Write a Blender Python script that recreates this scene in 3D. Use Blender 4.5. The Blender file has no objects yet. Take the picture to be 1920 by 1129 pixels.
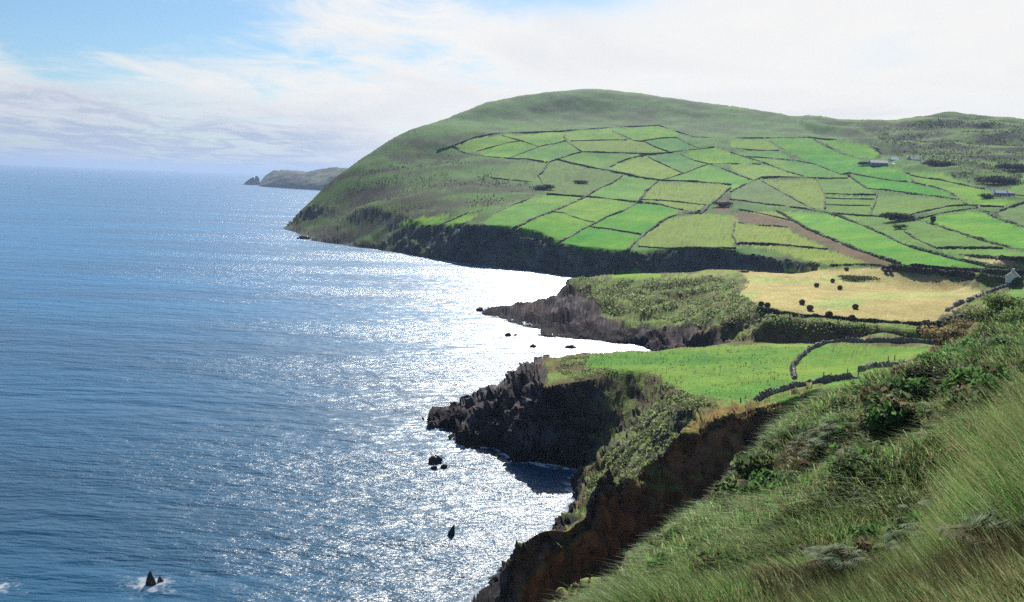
import bpy, bmesh, math, random
import numpy as np
from mathutils import Matrix, Vector

RNG = np.random.default_rng(7)
random.seed(7)
scene = bpy.context.scene
COL = scene.collection

# ------------------------------------------------------------------ camera
CAMZ = 50.0
FPX = 1844.0
ROLL = 0.040
PITCH = math.atan((564.5 - 343.0) / FPX)
F_ = np.array([0, math.cos(PITCH), -math.sin(PITCH)])
U0 = np.array([0, math.sin(PITCH), math.cos(PITCH)])
R0 = np.array([1.0, 0, 0])
R_ = math.cos(ROLL) * R0 + math.sin(ROLL) * U0
U_ = -math.sin(ROLL) * R0 + math.cos(ROLL) * U0


def ray(u, v):
    """unit-free view ray through photo position -> (azimuth, slope)."""
    d = F_ * FPX + R_ * (u - 960.0) - U_ * (v - 564.5)
    return math.atan2(d[0], d[1]), d[2] / math.hypot(d[0], d[1])


def PZ(u, v, z):
    a, e = ray(u, v)
    r = (z - CAMZ) / e
    return (r * math.sin(a), r * math.cos(a), z)


def PD(u, v, D):
    a, e = ray(u, v)
    return (D * math.sin(a), D * math.cos(a), CAMZ + e * D)


def QD(u, D, z=0.0):
    a, e = ray(u, 564)
    return (D * math.sin(a), D * math.cos(a), z)


cam_data = bpy.data.cameras.new("camera")
cam = bpy.data.objects.new("camera", cam_data)
COL.objects.link(cam)
cam_data.sensor_fit = 'HORIZONTAL'
cam_data.sensor_width = 36.0
cam_data.lens = 36.0 * FPX / 1920.0
cam_data.clip_start = 0.1
cam_data.clip_end = 90000
cam.matrix_world = Matrix(((R_[0], U_[0], -F_[0], 0), (R_[1], U_[1], -F_[1], 0), (R_[2], U_[2], -F_[2], CAMZ), (0, 0, 0, 1)))
scene.camera = cam

# ------------------------------------------------------------------ noise
PERM = RNG.permutation(4096).astype(np.int32)
RV = RNG.random(4096).astype(np.float32)


def _h2(ix, iy, s):
    return RV[PERM[(PERM[(ix + s * 131) & 4095] + iy) & 4095]]


def vn2(x, y, s=0):
    """value noise 0..1, 2D"""
    x = np.asarray(x, np.float32); y = np.asarray(y, np.float32)
    ix = np.floor(x).astype(np.int32); iy = np.floor(y).astype(np.int32)
    fx = x - ix; fy = y - iy
    fx = fx * fx * (3 - 2 * fx); fy = fy * fy * (3 - 2 * fy)
    a = _h2(ix, iy, s); b = _h2(ix + 1, iy, s); c = _h2(ix, iy + 1, s); d = _h2(ix + 1, iy + 1, s)
    return (a * (1 - fx) + b * fx) * (1 - fy) + (c * (1 - fx) + d * fx) * fy


def fbm2(x, y, s=0, o=4, g=0.5):
    x = np.asarray(x, np.float32); y = np.asarray(y, np.float32)
    t = 0; a = 1.0; n = 0
    for k in range(o):
        t = t + a * vn2(x * (2.03 ** k) + k * 17.3, y * (2.03 ** k) - k * 9.1, s + k)
        n += a; a *= g
    return t / n


def _h3(ix, iy, iz, s):
    return RV[PERM[(PERM[(PERM[(ix + s * 77) & 4095] + iy) & 4095] + iz) & 4095]]


def vn3(x, y, z, s=0):
    x = np.asarray(x, np.float32); y = np.asarray(y, np.float32); z = np.asarray(z, np.float32)
    ix = np.floor(x).astype(np.int32); iy = np.floor(y).astype(np.int32); iz = np.floor(z).astype(np.int32)
    fx = x - ix; fy = y - iy; fz = z - iz
    fx = fx * fx * (3 - 2 * fx); fy = fy * fy * (3 - 2 * fy); fz = fz * fz * (3 - 2 * fz)
    r = 0
    for dz, wz in ((0, 1 - fz), (1, fz)):
        for dy, wy in ((0, 1 - fy), (1, fy)):
            for dx, wx in ((0, 1 - fx), (1, fx)):
                r = r + _h3(ix + dx, iy + dy, iz + dz, s) * wx * wy * wz
    return r


def cell3(x, y, z, s=0):
    """Voronoi blocks: (F2-F1, random id of the cell)"""
    x = np.asarray(x, np.float32); y = np.asarray(y, np.float32); z = np.asarray(z, np.float32)
    ix = np.floor(x).astype(np.int32); iy = np.floor(y).astype(np.int32); iz = np.floor(z).astype(np.int32)
    f1 = np.full(x.shape, 9.0, np.float32); f2 = f1.copy(); idv = np.zeros(x.shape, np.float32)
    for dz in (-1, 0, 1):
        for dy in (-1, 0, 1):
            for dx in (-1, 0, 1):
                jx, jy, jz = ix + dx, iy + dy, iz + dz
                px = jx + _h3(jx, jy, jz, s); py = jy + _h3(jx, jy, jz, s + 1); pz = jz + _h3(jx, jy, jz, s + 2)
                d = np.sqrt((x - px) ** 2 + (y - py) ** 2 + (z - pz) ** 2)
                n = d < f1
                f2 = np.where(n, f1, np.minimum(f2, d))
                idv = np.where(n, _h3(jx, jy, jz, s + 3), idv)
                f1 = np.where(n, d, f1)
    return f2 - f1, idv


def sstep(a, b, x):
    t = np.clip((x - a) / (b - a), 0, 1)
    return t * t * (3 - 2 * t)


# ------------------------------------------------------------------ land: heights that carry the fields
CT = []


def cD(*pts):
    for u, v, D in pts:
        CT.append(PD(u, v, D))


def cZ(*pts):
    for u, v, z in pts:
        CT.append(PZ(u, v, z))


def cQ(*pts):
    for u, D, z in pts:
        CT.append(QD(u, D, z))


def cW(*pts):
    CT.extend(pts)


RIDGE = [(537, 412, 910), (556, 403, 930), (579, 380, 960), (599, 363, 990), (631, 343, 1030), (659, 322, 1060), (700, 292, 1100),
         (745, 266, 1140), (800, 241, 1180), (850, 219, 1215), (900, 199, 1250), (950, 188, 1280), (1000, 181, 1310), (1050, 174, 1330),
         (1100, 171, 1350), (1150, 173, 1350), (1200, 179, 1350), (1250, 186, 1345), (1300, 192, 1340), (1350, 200, 1335), (1400, 206, 1330),
         (1450, 213, 1325), (1500, 218, 1320), (1550, 224, 1320), (1600, 229, 1320), (1640, 230, 1335), (1680, 226, 1365), (1720, 222, 1380),
         (1760, 220, 1395), (1800, 221, 1400), (1840, 223, 1400), (1880, 228, 1400), (1920, 234, 1400), (2000, 245, 1400), (2150, 262, 1400), (2400, 280, 1400)]
cD(*RIDGE)
for u, v, D in RIDGE:
    x, y, z = PD(u, v, D)
    cQ((u, D * 1.1, z - 0.035 * D), (u, D * 1.35, max(6, z * 0.55 - 10)), (u, D * 1.8, 8))
cD((600, 410, 850), (640, 400, 860), (700, 420, 720), (700, 380, 790), (700, 340, 920), (800, 430, 655), (800, 400, 705), (800, 350, 830), (800, 300, 985),
   (900, 425, 600), (900, 400, 655), (900, 350, 790), (900, 300, 935), (900, 262, 1040), (900, 230, 1145),
   (1000, 432, 590), (1000, 400, 655), (1000, 350, 800), (1000, 300, 945), (1000, 250, 1080), (1000, 215, 1200),
   (1070, 458, 560), (1100, 430, 620), (1100, 400, 685), (1100, 350, 825), (1100, 300, 965), (1100, 250, 1090), (1100, 210, 1220),
   (1180, 470, 535), (1200, 430, 612), (1200, 400, 685), (1200, 350, 835), (1200, 300, 975), (1200, 250, 1100), (1200, 212, 1220),
   (1300, 462, 540), (1300, 430, 612), (1300, 400, 690), (1300, 350, 835), (1300, 300, 980), (1300, 255, 1095), (1300, 222, 1215),
   (1400, 468, 512), (1400, 430, 600), (1400, 400, 680), (1400, 350, 825), (1400, 300, 980), (1400, 260, 1090), (1400, 232, 1200),
   (1550, 489, 445), (1550, 450, 540), (1550, 400, 680), (1550, 350, 835), (1550, 300, 990), (1550, 262, 1100), (1550, 240, 1210),
   (1700, 497, 425), (1700, 450, 535), (1700, 400, 660), (1700, 350, 825), (1700, 310, 945), (1700, 280, 1080), (1700, 250, 1220),
   (1850, 503, 402), (1850, 450, 515), (1850, 400, 650), (1850, 360, 785), (1850, 320, 925), (1850, 280, 1100), (1850, 250, 1250),
   (2000, 500, 395), (2000, 430, 560), (2000, 360, 800), (2000, 290, 1100), (2300, 500, 400), (2300, 420, 600), (2300, 330, 1000))
# stubble-field headland
cZ((1385, 552, 17.5), (1390, 515, 17.5), (1430, 574, 18), (1785, 602, 19), (1830, 550, 20.5), (1700, 550, 19.5),
   (1550, 550, 18.5), (1550, 508, 19), (1650, 506, 19.7), (1830, 525, 21), (1890, 530, 22), (1250, 520, 14), (1350, 504, 16.5), (1200, 513, 13),
   (1150, 516, 12), (1062, 522, 10))
cQ((1120, 445, 9), (1300, 445, 13), (1450, 440, 17))
# bank foot and near green field
cQ(*[(u, d_, z_) for u in (1450, 1490, 1530, 1570, 1610, 1650, 1690, 1725) for d_, z_ in ((246.0, 13.4 + (u - 1450) * .002), (240.0, 13.9 + (u - 1450) * .002), (250.5, 18.3), (256, 18.5))])
cZ((1460, 646, 15.4), (1570, 647, 16.0), (1650, 646, 16.6), (1745, 648, 17.2), (1800, 612, 18.5), (1845, 600, 19.5),
   (1100, 680, 14.5), (1110, 660, 14.6), (1230, 657, 15), (1380, 642, 15.3), (1150, 697, 15.5), (1240, 715, 16), (1300, 690, 16.3), (1400, 700, 17.3),
   (1400, 665, 16), (1500, 680, 17.2), (1600, 670, 18.2), (1690, 690, 21), (1600, 705, 20.5), (1500, 720, 19), (1420, 748, 18.6), (1290, 760, 18), (1040, 668, 14), (1000, 664, 13.2), (1022, 733, 13.3),
   (1360, 764, 18.8))
# spur that runs down to the cove: a sharp crest with a steep, shaded bank falling to a gully
SPUR = [(974, 1129, 5.0), (1020, 1085, 6.4), (1073, 1034, 8.0), (1110, 1004, 9.0), (1145, 974, 10.2), (1183, 913, 12.4), (1213, 878, 14.2), (1255, 848, 16.3), (1290, 818, 18.0), (1310, 806, 18.6),
        (1345, 800, 19.2), (1400, 793, 20.0), (1450, 778, 21.2), (1500, 766, 22.2), (1560, 752, 23.2), (1610, 742, 24.0)]
FOOT = [(974, 1.2), (1020, 1.6), (1073, 2.0), (1110, 2.2), (1145, 2.4), (1183, 3.6), (1213, 4.2), (1255, 6.4), (1290, 7.6), (1310, 8.2), (1345, 9.6), (1400, 11.5), (1450, 14.0), (1500, 17.0), (1560, 19.6), (1610, 21.5)]
_us = np.arange(974, 1612, 18.0)
SPUR = [(u, float(np.interp(u, [p[0] for p in SPUR], [p[1] for p in SPUR])), float(np.interp(u, [p[0] for p in SPUR], [p[2] for p in SPUR]))) for u in _us]
FOOT = [(u, float(np.interp(u, [p[0] for p in FOOT], [p[1] for p in FOOT]))) for u in _us]
for (u, v, z), (_, zf) in zip(SPUR, FOOT):
    cZ((u, v, z))
    x, y, _z = PZ(u, v, z); r_ = math.hypot(x, y); drop = z - zf
    cQ((u, r_ + 3.5, z + (.3 if u > 1330 else -.5)), (u, r_ + 8, z + (.1 if u > 1330 else -1.6)))
    cQ((u, r_ - max(1.8, drop * .52), zf), (u, r_ - max(6, drop * 1.4), zf - .4 if zf > 4 else zf * .9))
cQ((1000, 92, 1.5), (1100, 70, 9), (1100, 92, 3.0), (1200, 45, 27), (1200, 70, 13), (1200, 92, 5), (1300, 62, 24), (1300, 82, 14), (1300, 98, 8.5), (1400, 70, 27), (1400, 88, 18), (1400, 103, 12),
   (1500, 78, 29.0), (1500, 92, 23), (1600, 95, 28.0), (1600, 106, 24.0), (1700, 120, 28), (1700, 140, 24.5), (1770, 135, 29.3), (1770, 165, 24), (1830, 160, 29.3), (1830, 190, 23.5),
   (1830, 230, 19.5), (1920, 190, 31), (1920, 240, 25), (1920, 300, 22.5), (2100, 190, 36), (2100, 300, 27), (2400, 200, 44), (2400, 320, 33))
# the slope at the viewer's feet
cQ((1300, 2.4, 47.9), (1500, 2.4, 48.1), (1750, 2.4, 48.2), (1920, 2.4, 48.25), (2100, 2.5, 48.4), (2100, 5.5, 48.3), (2400, 3, 48.7))
cD((1150, 1129, 24), (1200, 1060, 28), (1260, 1000, 32), (1330, 905, 42), (1400, 852, 50), (1480, 793, 60), (1560, 752, 72), (1650, 716, 85), (1700, 692, 95),
   (1770, 648, 110), (1830, 608, 125), (1920, 562, 150), (1920, 600, 115), (1920, 650, 75), (1920, 700, 45), (1920, 800, 24), (1920, 900, 14), (1920, 1000, 8.5),
   (1920, 1129, 5), (1700, 1129, 9), (1500, 1129, 14), (1300, 1129, 19), (1700, 900, 22), (1500, 950, 26), (1750, 760, 46), (1600, 850, 36), (1400, 1000, 24), (1600, 1000, 17),
   (1800, 690, 72), (1840, 650, 95), (2100, 700, 50), (2100, 610, 115), (2100, 560, 150), (2100, 850, 20), (2100, 1000, 9), (2400, 700, 50), (2400, 850, 20))
cW((0, 2.3, 48.2), (-2, 2.3, 47.0), (-4, 6, 44.5), (-8, 12, 38), (-5, 25, 33), (0, 35, 31), (-3, 45, 22), (-15, 30, 24), (0, 62, 14), (-25, 12, 28), (-8, 65, 8), (8, 1, 51.5))
CT = np.array(CT, np.float64)


def logpolar(x, y):
    r = np.sqrt(x * x + y * y)
    return np.arctan2(x, y), np.log(np.maximum(r, 2.0))


KC = 0.02
_cx, _cy = logpolar(CT[:, 0], CT[:, 1])
_N = len(CT)
_d = np.sqrt((_cx[:, None] - _cx[None]) ** 2 + (_cy[:, None] - _cy[None]) ** 2 + KC * KC)
_A = np.zeros((_N + 1, _N + 1)); _A[:_N, :_N] = -_d - 0.004 * np.eye(_N) * 0; _A[:_N, _N] = 1; _A[_N, :_N] = 1
_w = np.linalg.solve(_A, np.append(CT[:, 2], 0.0))

# ------------------------------------------------------------------ coastline (water's edge) and cliff rim, in plan
COAST = [(-60, -50), (-52, 20), (-30, 50), (-14, 72), (-5, 88), (-5, 100)]
COAST += [PZ(u, v, 0)[:2] for u, v in ((870, 1129), (890, 1112), (915, 1096), (935, 1072), (960, 1056), (985, 1032), (1000, 1014), (1020, 998), (1040, 975), (1060, 958),
                                        (1073, 936), (1070, 915), (1082, 897), (1091, 883), (1066, 880), (1040, 875), (1005, 869), (966, 863), (948, 850), (929, 836), (895, 838),
                                        (858, 834), (840, 820), (850, 806), (828, 806), (813, 797))]
COAST += [QD(u, D)[:2] for u, D in ((822, 206), (850, 210), (880, 211), (905, 215), (940, 215), (975, 219), (1010, 219), (1050, 224), (1090, 227), (1150, 232), (1230, 240),
                                     (1290, 250), (1308, 265), (1290, 285), (1245, 298))]
COAST += [PZ(u, v, 0)[:2] for u, v in ((1222, 650), (1190, 645), (1160, 646), (1107, 639), (1059, 634), (1030, 631), (999, 627), (1007, 618), (985, 612), (958, 606), (940, 600), (921, 595), (906, 588))]
COAST += [QD(u, D)[:2] for u, D in ((902, 386), (925, 390), (950, 394), (975, 402), (1000, 408), (1030, 420), (1055, 434), (1120, 450), (1250, 452), (1400, 440), (1480, 428), (1505, 434),
                                     (1480, 448), (1400, 490), (1300, 522), (1200, 520), (1120, 530))]
COAST += [PZ(u, v, 0)[:2] for u, v in ((1062, 518), (1030, 513), (1000, 509), (950, 504), (900, 498), (850, 491), (800, 484), (770, 477), (740, 473), (700, 467), (670, 464), (640, 459),
                                        (605, 455), (585, 451), (566, 441), (545, 433), (518, 424))]
COAST += [QD(u, D)[:2] for u, D in ((526, 960), (560, 1080), (620, 1300), (700, 1600), (800, 2000), (1000, 2700))] + [(2800, 2600), (2800, -50)]
RIM = [(-40, -50), (-36, 20), (-20, 42), (-8, 62), (0, 86)]
RIM += [PZ(u, v, z)[:2] for u, v, z in ((974, 1129, 5), (1073, 1034, 8), (1145, 974, 10), (1183, 913, 12.3), (1213, 878, 14.2), (1255, 848, 16.4), (1300, 800, 18.6),
                                         (1292, 770, 18), (1268, 745, 17), (1246, 722, 16), (1238, 706, 15.8), (1222, 699, 15.6), (1190, 696, 15.4), (1156, 696, 15.2), (1128, 704, 15), (1103, 714, 14.6), (1077, 722, 14),
                                         (1045, 728, 13.4), (1022, 733, 13), (1000, 712, 12.5), (992, 690, 12.5), (1005, 670, 13.5), (1040, 668, 14), (1090, 661, 14.4), (1150, 657, 14.8), (1230, 656, 15), (1330, 650, 15.2), (1383, 641, 15.3))]
RIM += [QD(u, D)[:2] for u, D in ((1378, 234), (1420, 246))]
RIM += [PZ(u, v, z)[:2] for u, v, z in ((1470, 586, 18), (1430, 576, 18), (1400, 564, 17.8), (1384, 550, 17.5), (1380, 535, 17.2), (1365, 522, 16.8), (1320, 524, 15.5), (1250, 532, 14), (1190, 528, 12.5), (1130, 526, 11), (1085, 528, 10), (1063, 524, 10))]
RIM += [QD(u, D)[:2] for u, D in ((1120, 436), (1250, 440), (1400, 424), (1480, 418), (1530, 430))]
RIM += [PD(u, v, D)[:2] for u, v, D in ((1538, 495, 440), (1500, 486, 458), (1450, 476, 482), (1380, 468, 512), (1330, 468, 530), (1300, 470, 538), (1240, 472, 536), (1200, 474, 533), (1180, 472, 537), (1150, 472, 542),
                                         (1120, 470, 548), (1090, 468, 552), (1065, 458, 560), (1030, 444, 576), (1010, 434, 588), (960, 431, 598), (900, 425, 603),
                                         (850, 422, 640), (800, 420, 672), (740, 408, 735), (680, 395, 790), (630, 380, 880))]
RIM += [QD(u, D)[:2] for u, D in ((556, 955), (585, 1080), (645, 1300), (730, 1600), (830, 1980), (1030, 2600))] + [(2700, 2500), (2700, -50)]


def poly_signed(px, py, poly):
    """distance to the polygon's edge, positive inside"""
    d2 = np.full(px.shape, 1e12, np.float32); ins = np.zeros(px.shape, bool)
    n = len(poly)
    for i in range(n):
        x0, y0 = poly[i][:2]; x1, y1 = poly[(i + 1) % n][:2]
        ex, ey = x1 - x0, y1 - y0
        wx = px - x0; wy = py - y0
        t = np.clip((wx * ex + wy * ey) / (ex * ex + ey * ey + 1e-9), 0, 1)
        d2 = np.minimum(d2, (wx - t * ex) ** 2 + (wy - t * ey) ** 2)
        if y0 != y1:
            c = ((y0 <= py) != (y1 <= py)) & (px < x0 + (py - y0) * (ex / ey))
            ins ^= c
    d = np.sqrt(d2)
    return np.where(ins, d, -d)


A0, A1, NA = math.radians(-62), math.radians(66), 860
L0, L1, NL = math.log(2.3), math.log(2750), 2000
_av = np.linspace(A0, A1, NA).astype(np.float32); _lv = np.linspace(L0, L1, NL).astype(np.float32)
AA, LL = np.meshgrid(_av, _lv, indexing='ij')
RR = np.exp(LL); GX = RR * np.sin(AA); GY = RR * np.cos(AA)


def rbf(a, l):
    out = np.full(a.shape, _w[_N], np.float32)
    for i in range(_N):
        out -= np.float32(_w[i]) * np.sqrt((a - np.float32(_cx[i])) ** 2 + (l - np.float32(_cy[i])) ** 2 + np.float32(KC * KC))
    return out


BASE = rbf(AA, LL)
SC = poly_signed(GX, GY, COAST)
# ragged water's edge
_wob = np.minimum(1, RR / 160) * ((fbm2(GX / 9, GY / 9, 3, 3) - 0.5) * 5 + (fbm2(GX / 2.6, GY / 2.6, 5, 2) - 0.5) * 2.0)
SCW = SC + np.where(RR < 700, _wob, _wob * 1.6)
SR = poly_signed(GX, GY, RIM)
TT = np.where(SR >= 0, 1.0, np.maximum(SCW, 0) / (np.maximum(SCW, 0) + np.maximum(-SR, 1e-3)))
TT = TT.astype(np.float32)
GT = TT ** 0.8
HT = np.where(SCW > 0, np.maximum(BASE, 0.4) * GT, np.maximum(SCW * 0.5, -6))
# moor and heath unevenness away from the fields
HT = HT.astype(np.float32)


def table(tab, x, y):
    a = np.arctan2(x, y); l = np.log(np.maximum(np.sqrt(x * x + y * y), 2.3))
    fa = np.clip((a - A0) / (A1 - A0) * (NA - 1), 0, NA - 1.001); fl = np.clip((l - L0) / (L1 - L0) * (NL - 1), 0, NL - 1.001)
    ia = fa.astype(np.int32); il = fl.astype(np.int32); ta = (fa - ia).astype(np.float32); tl = (fl - il).astype(np.float32)
    return (tab[ia, il] * (1 - tl) + tab[ia, il + 1] * tl) * (1 - ta) + (tab[ia + 1, il] * (1 - tl) + tab[ia + 1, il + 1] * tl) * ta


def ground(u, v, dmin=0, dmax=1e9):
    """where the view ray first meets the land"""
    a, e = ray(u, v)
    fa = min(max((a - A0) / (A1 - A0) * (NA - 1), 0), NA - 1.001); ia = int(fa); t = fa - ia
    z = HT[ia] * (1 - t) + HT[ia + 1] * t
    rr = RR[0]
    rng_ = (rr >= dmin) & (rr <= dmax)
    gap_ = z - CAMZ - e * rr
    ok = (gap_ >= 0) & rng_
    k = int(np.argmax(ok)) if ok.any() else int(np.argmax(np.where(rng_ & (z > .5), gap_ / rr, -9)))
    r = float(rr[k])
    if k > 0 and ok.any():
        g0 = z[k - 1] - CAMZ - e * rr[k - 1]; g1 = z[k] - CAMZ - e * rr[k]
        if g1 > g0 and g0 < 0:
            r = float(rr[k - 1] + (rr[k] - rr[k - 1]) * (-g0 / (g1 - g0)))
    x, y = r * math.sin(a), r * math.cos(a)
    return np.array((x, y, float(table(HT, np.array([x]), np.array([y]))[0])))
# ------------------------------------------------------------------ tags and small helpers
def tag(o, label=None, cat=None, group=None, kind=None):
    if label: o['label'] = label
    if cat: o['category'] = cat
    if group: o['group'] = group
    if kind: o['kind'] = kind
    return o


def mesh_obj(name, verts, faces, mat=None, col=None, smooth=False, parent=None, extra=None):
    """numpy arrays -> one mesh object; faces is (n,3) or (n,4) or a list of such arrays"""
    me = bpy.data.meshes.new(name)
    verts = np.ascontiguousarray(verts, np.float32)
    fl = faces if isinstance(faces, list) else [faces]
    fl = [np.asarray(f, np.int32) for f in fl if len(f)]
    me.vertices.add(len(verts)); me.vertices.foreach_set('co', verts.ravel())
    idx = np.concatenate([f.ravel() for f in fl]); tot = np.concatenate([np.full(len(f), f.shape[1], np.int32) for f in fl])
    st = np.concatenate(([0], np.cumsum(tot)[:-1])).astype(np.int32)
    me.loops.add(len(idx)); me.loops.foreach_set('vertex_index', idx)
    me.polygons.add(len(tot)); me.polygons.foreach_set('loop_start', st)
    me.polygons.foreach_set('use_smooth', np.full(len(tot), smooth, bool))
    if col is not None:
        at = me.color_attributes.new('Col', 'FLOAT_COLOR', 'POINT')
        c4 = np.ones((len(verts), 4), np.float32); c4[:, :3] = col; at.data.foreach_set('color', c4.ravel())
    for k, arr in (extra or {}).items():
        at = me.attributes.new(k, 'FLOAT', 'POINT'); at.data.foreach_set('value', np.ascontiguousarray(arr, np.float32))
    me.update(calc_edges=True)
    o = bpy.data.objects.new(name, me); COL.objects.link(o)
    if mat: me.materials.append(mat)
    if parent: o.parent = parent
    return o


class N:
    """short node-tree writer"""
    def __init__(s, mat):
        s.t = mat.node_tree; s.t.nodes.clear()

    def __call__(s, typ, ins=None, **kw):
        n = s.t.nodes.new(typ)
        for k, v in kw.items(): setattr(n, k, v)
        for k, v in (ins or {}).items():
            sock = n.inputs[k]
            if isinstance(v, bpy.types.NodeSocket): s.t.links.new(v, sock)
            else: sock.default_value = v
        return n

    def math(s, op, a, b=0.0, c=0.0, clamp=False):
        return s('ShaderNodeMath', {0: a, 1: b, 2: c}, operation=op, use_clamp=clamp).outputs[0]

    def vmath(s, op, a, b=(0, 0, 0)):
        return s('ShaderNodeVectorMath', {0: a, 1: b}, operation=op).outputs[0]

    def noise(s, vec, scale, detail=3.0, rough=0.55, w=0.0):
        return s('ShaderNodeTexNoise', {'Vector': vec, 'Scale': scale, 'Detail': detail, 'Roughness': rough, 'Distortion': w}).outputs[0]

    def ramp(s, x, lo, hi, a=0.0, b=1.0, smooth=True):
        return s('ShaderNodeMapRange', {0: x, 1: lo, 2: hi, 3: a, 4: b}, interpolation_type='SMOOTHSTEP' if smooth else 'LINEAR').outputs[0]

    def mix(s, f, a, b, blend='MIX'):
        n = s('ShaderNodeMix', data_type='RGBA', blend_type=blend)
        for sock, v in ((n.inputs[0], f), (n.inputs[6], a), (n.inputs[7], b)):
            if isinstance(v, bpy.types.NodeSocket): s.t.links.new(v, sock)
            else: sock.default_value = v
        return n.outputs[2]


def new_mat(name):
    m = bpy.data.materials.new(name); m.use_nodes = True
    return m, N(m)


# ------------------------------------------------------------------ fields, as outlines followed over the ground
def c1(p): return (820 + .3012 * p[0], 160 + .3012 * p[1])
def c2(p): return (1370 + .3012 * p[0], 160 + .3012 * p[1])
def px(p): return p


def trace(conv, pts, step=7.0, closed=False, dmin=0, dmax=1e9):
    q = [conv(p) for p in pts]
    if closed: q.append(q[0])
    out = []
    for (u0, v0), (u1, v1) in zip(q[:-1], q[1:]):
        n = max(1, int(math.hypot(u1 - u0, v1 - v0) / step))
        for k in range(n):
            t = k / n; out.append(ground(u0 + (u1 - u0) * t, v0 + (v1 - v0) * t, dmin, dmax))
    if not closed: out.append(ground(*q[-1], dmin, dmax))
    return np.array(out)


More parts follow.
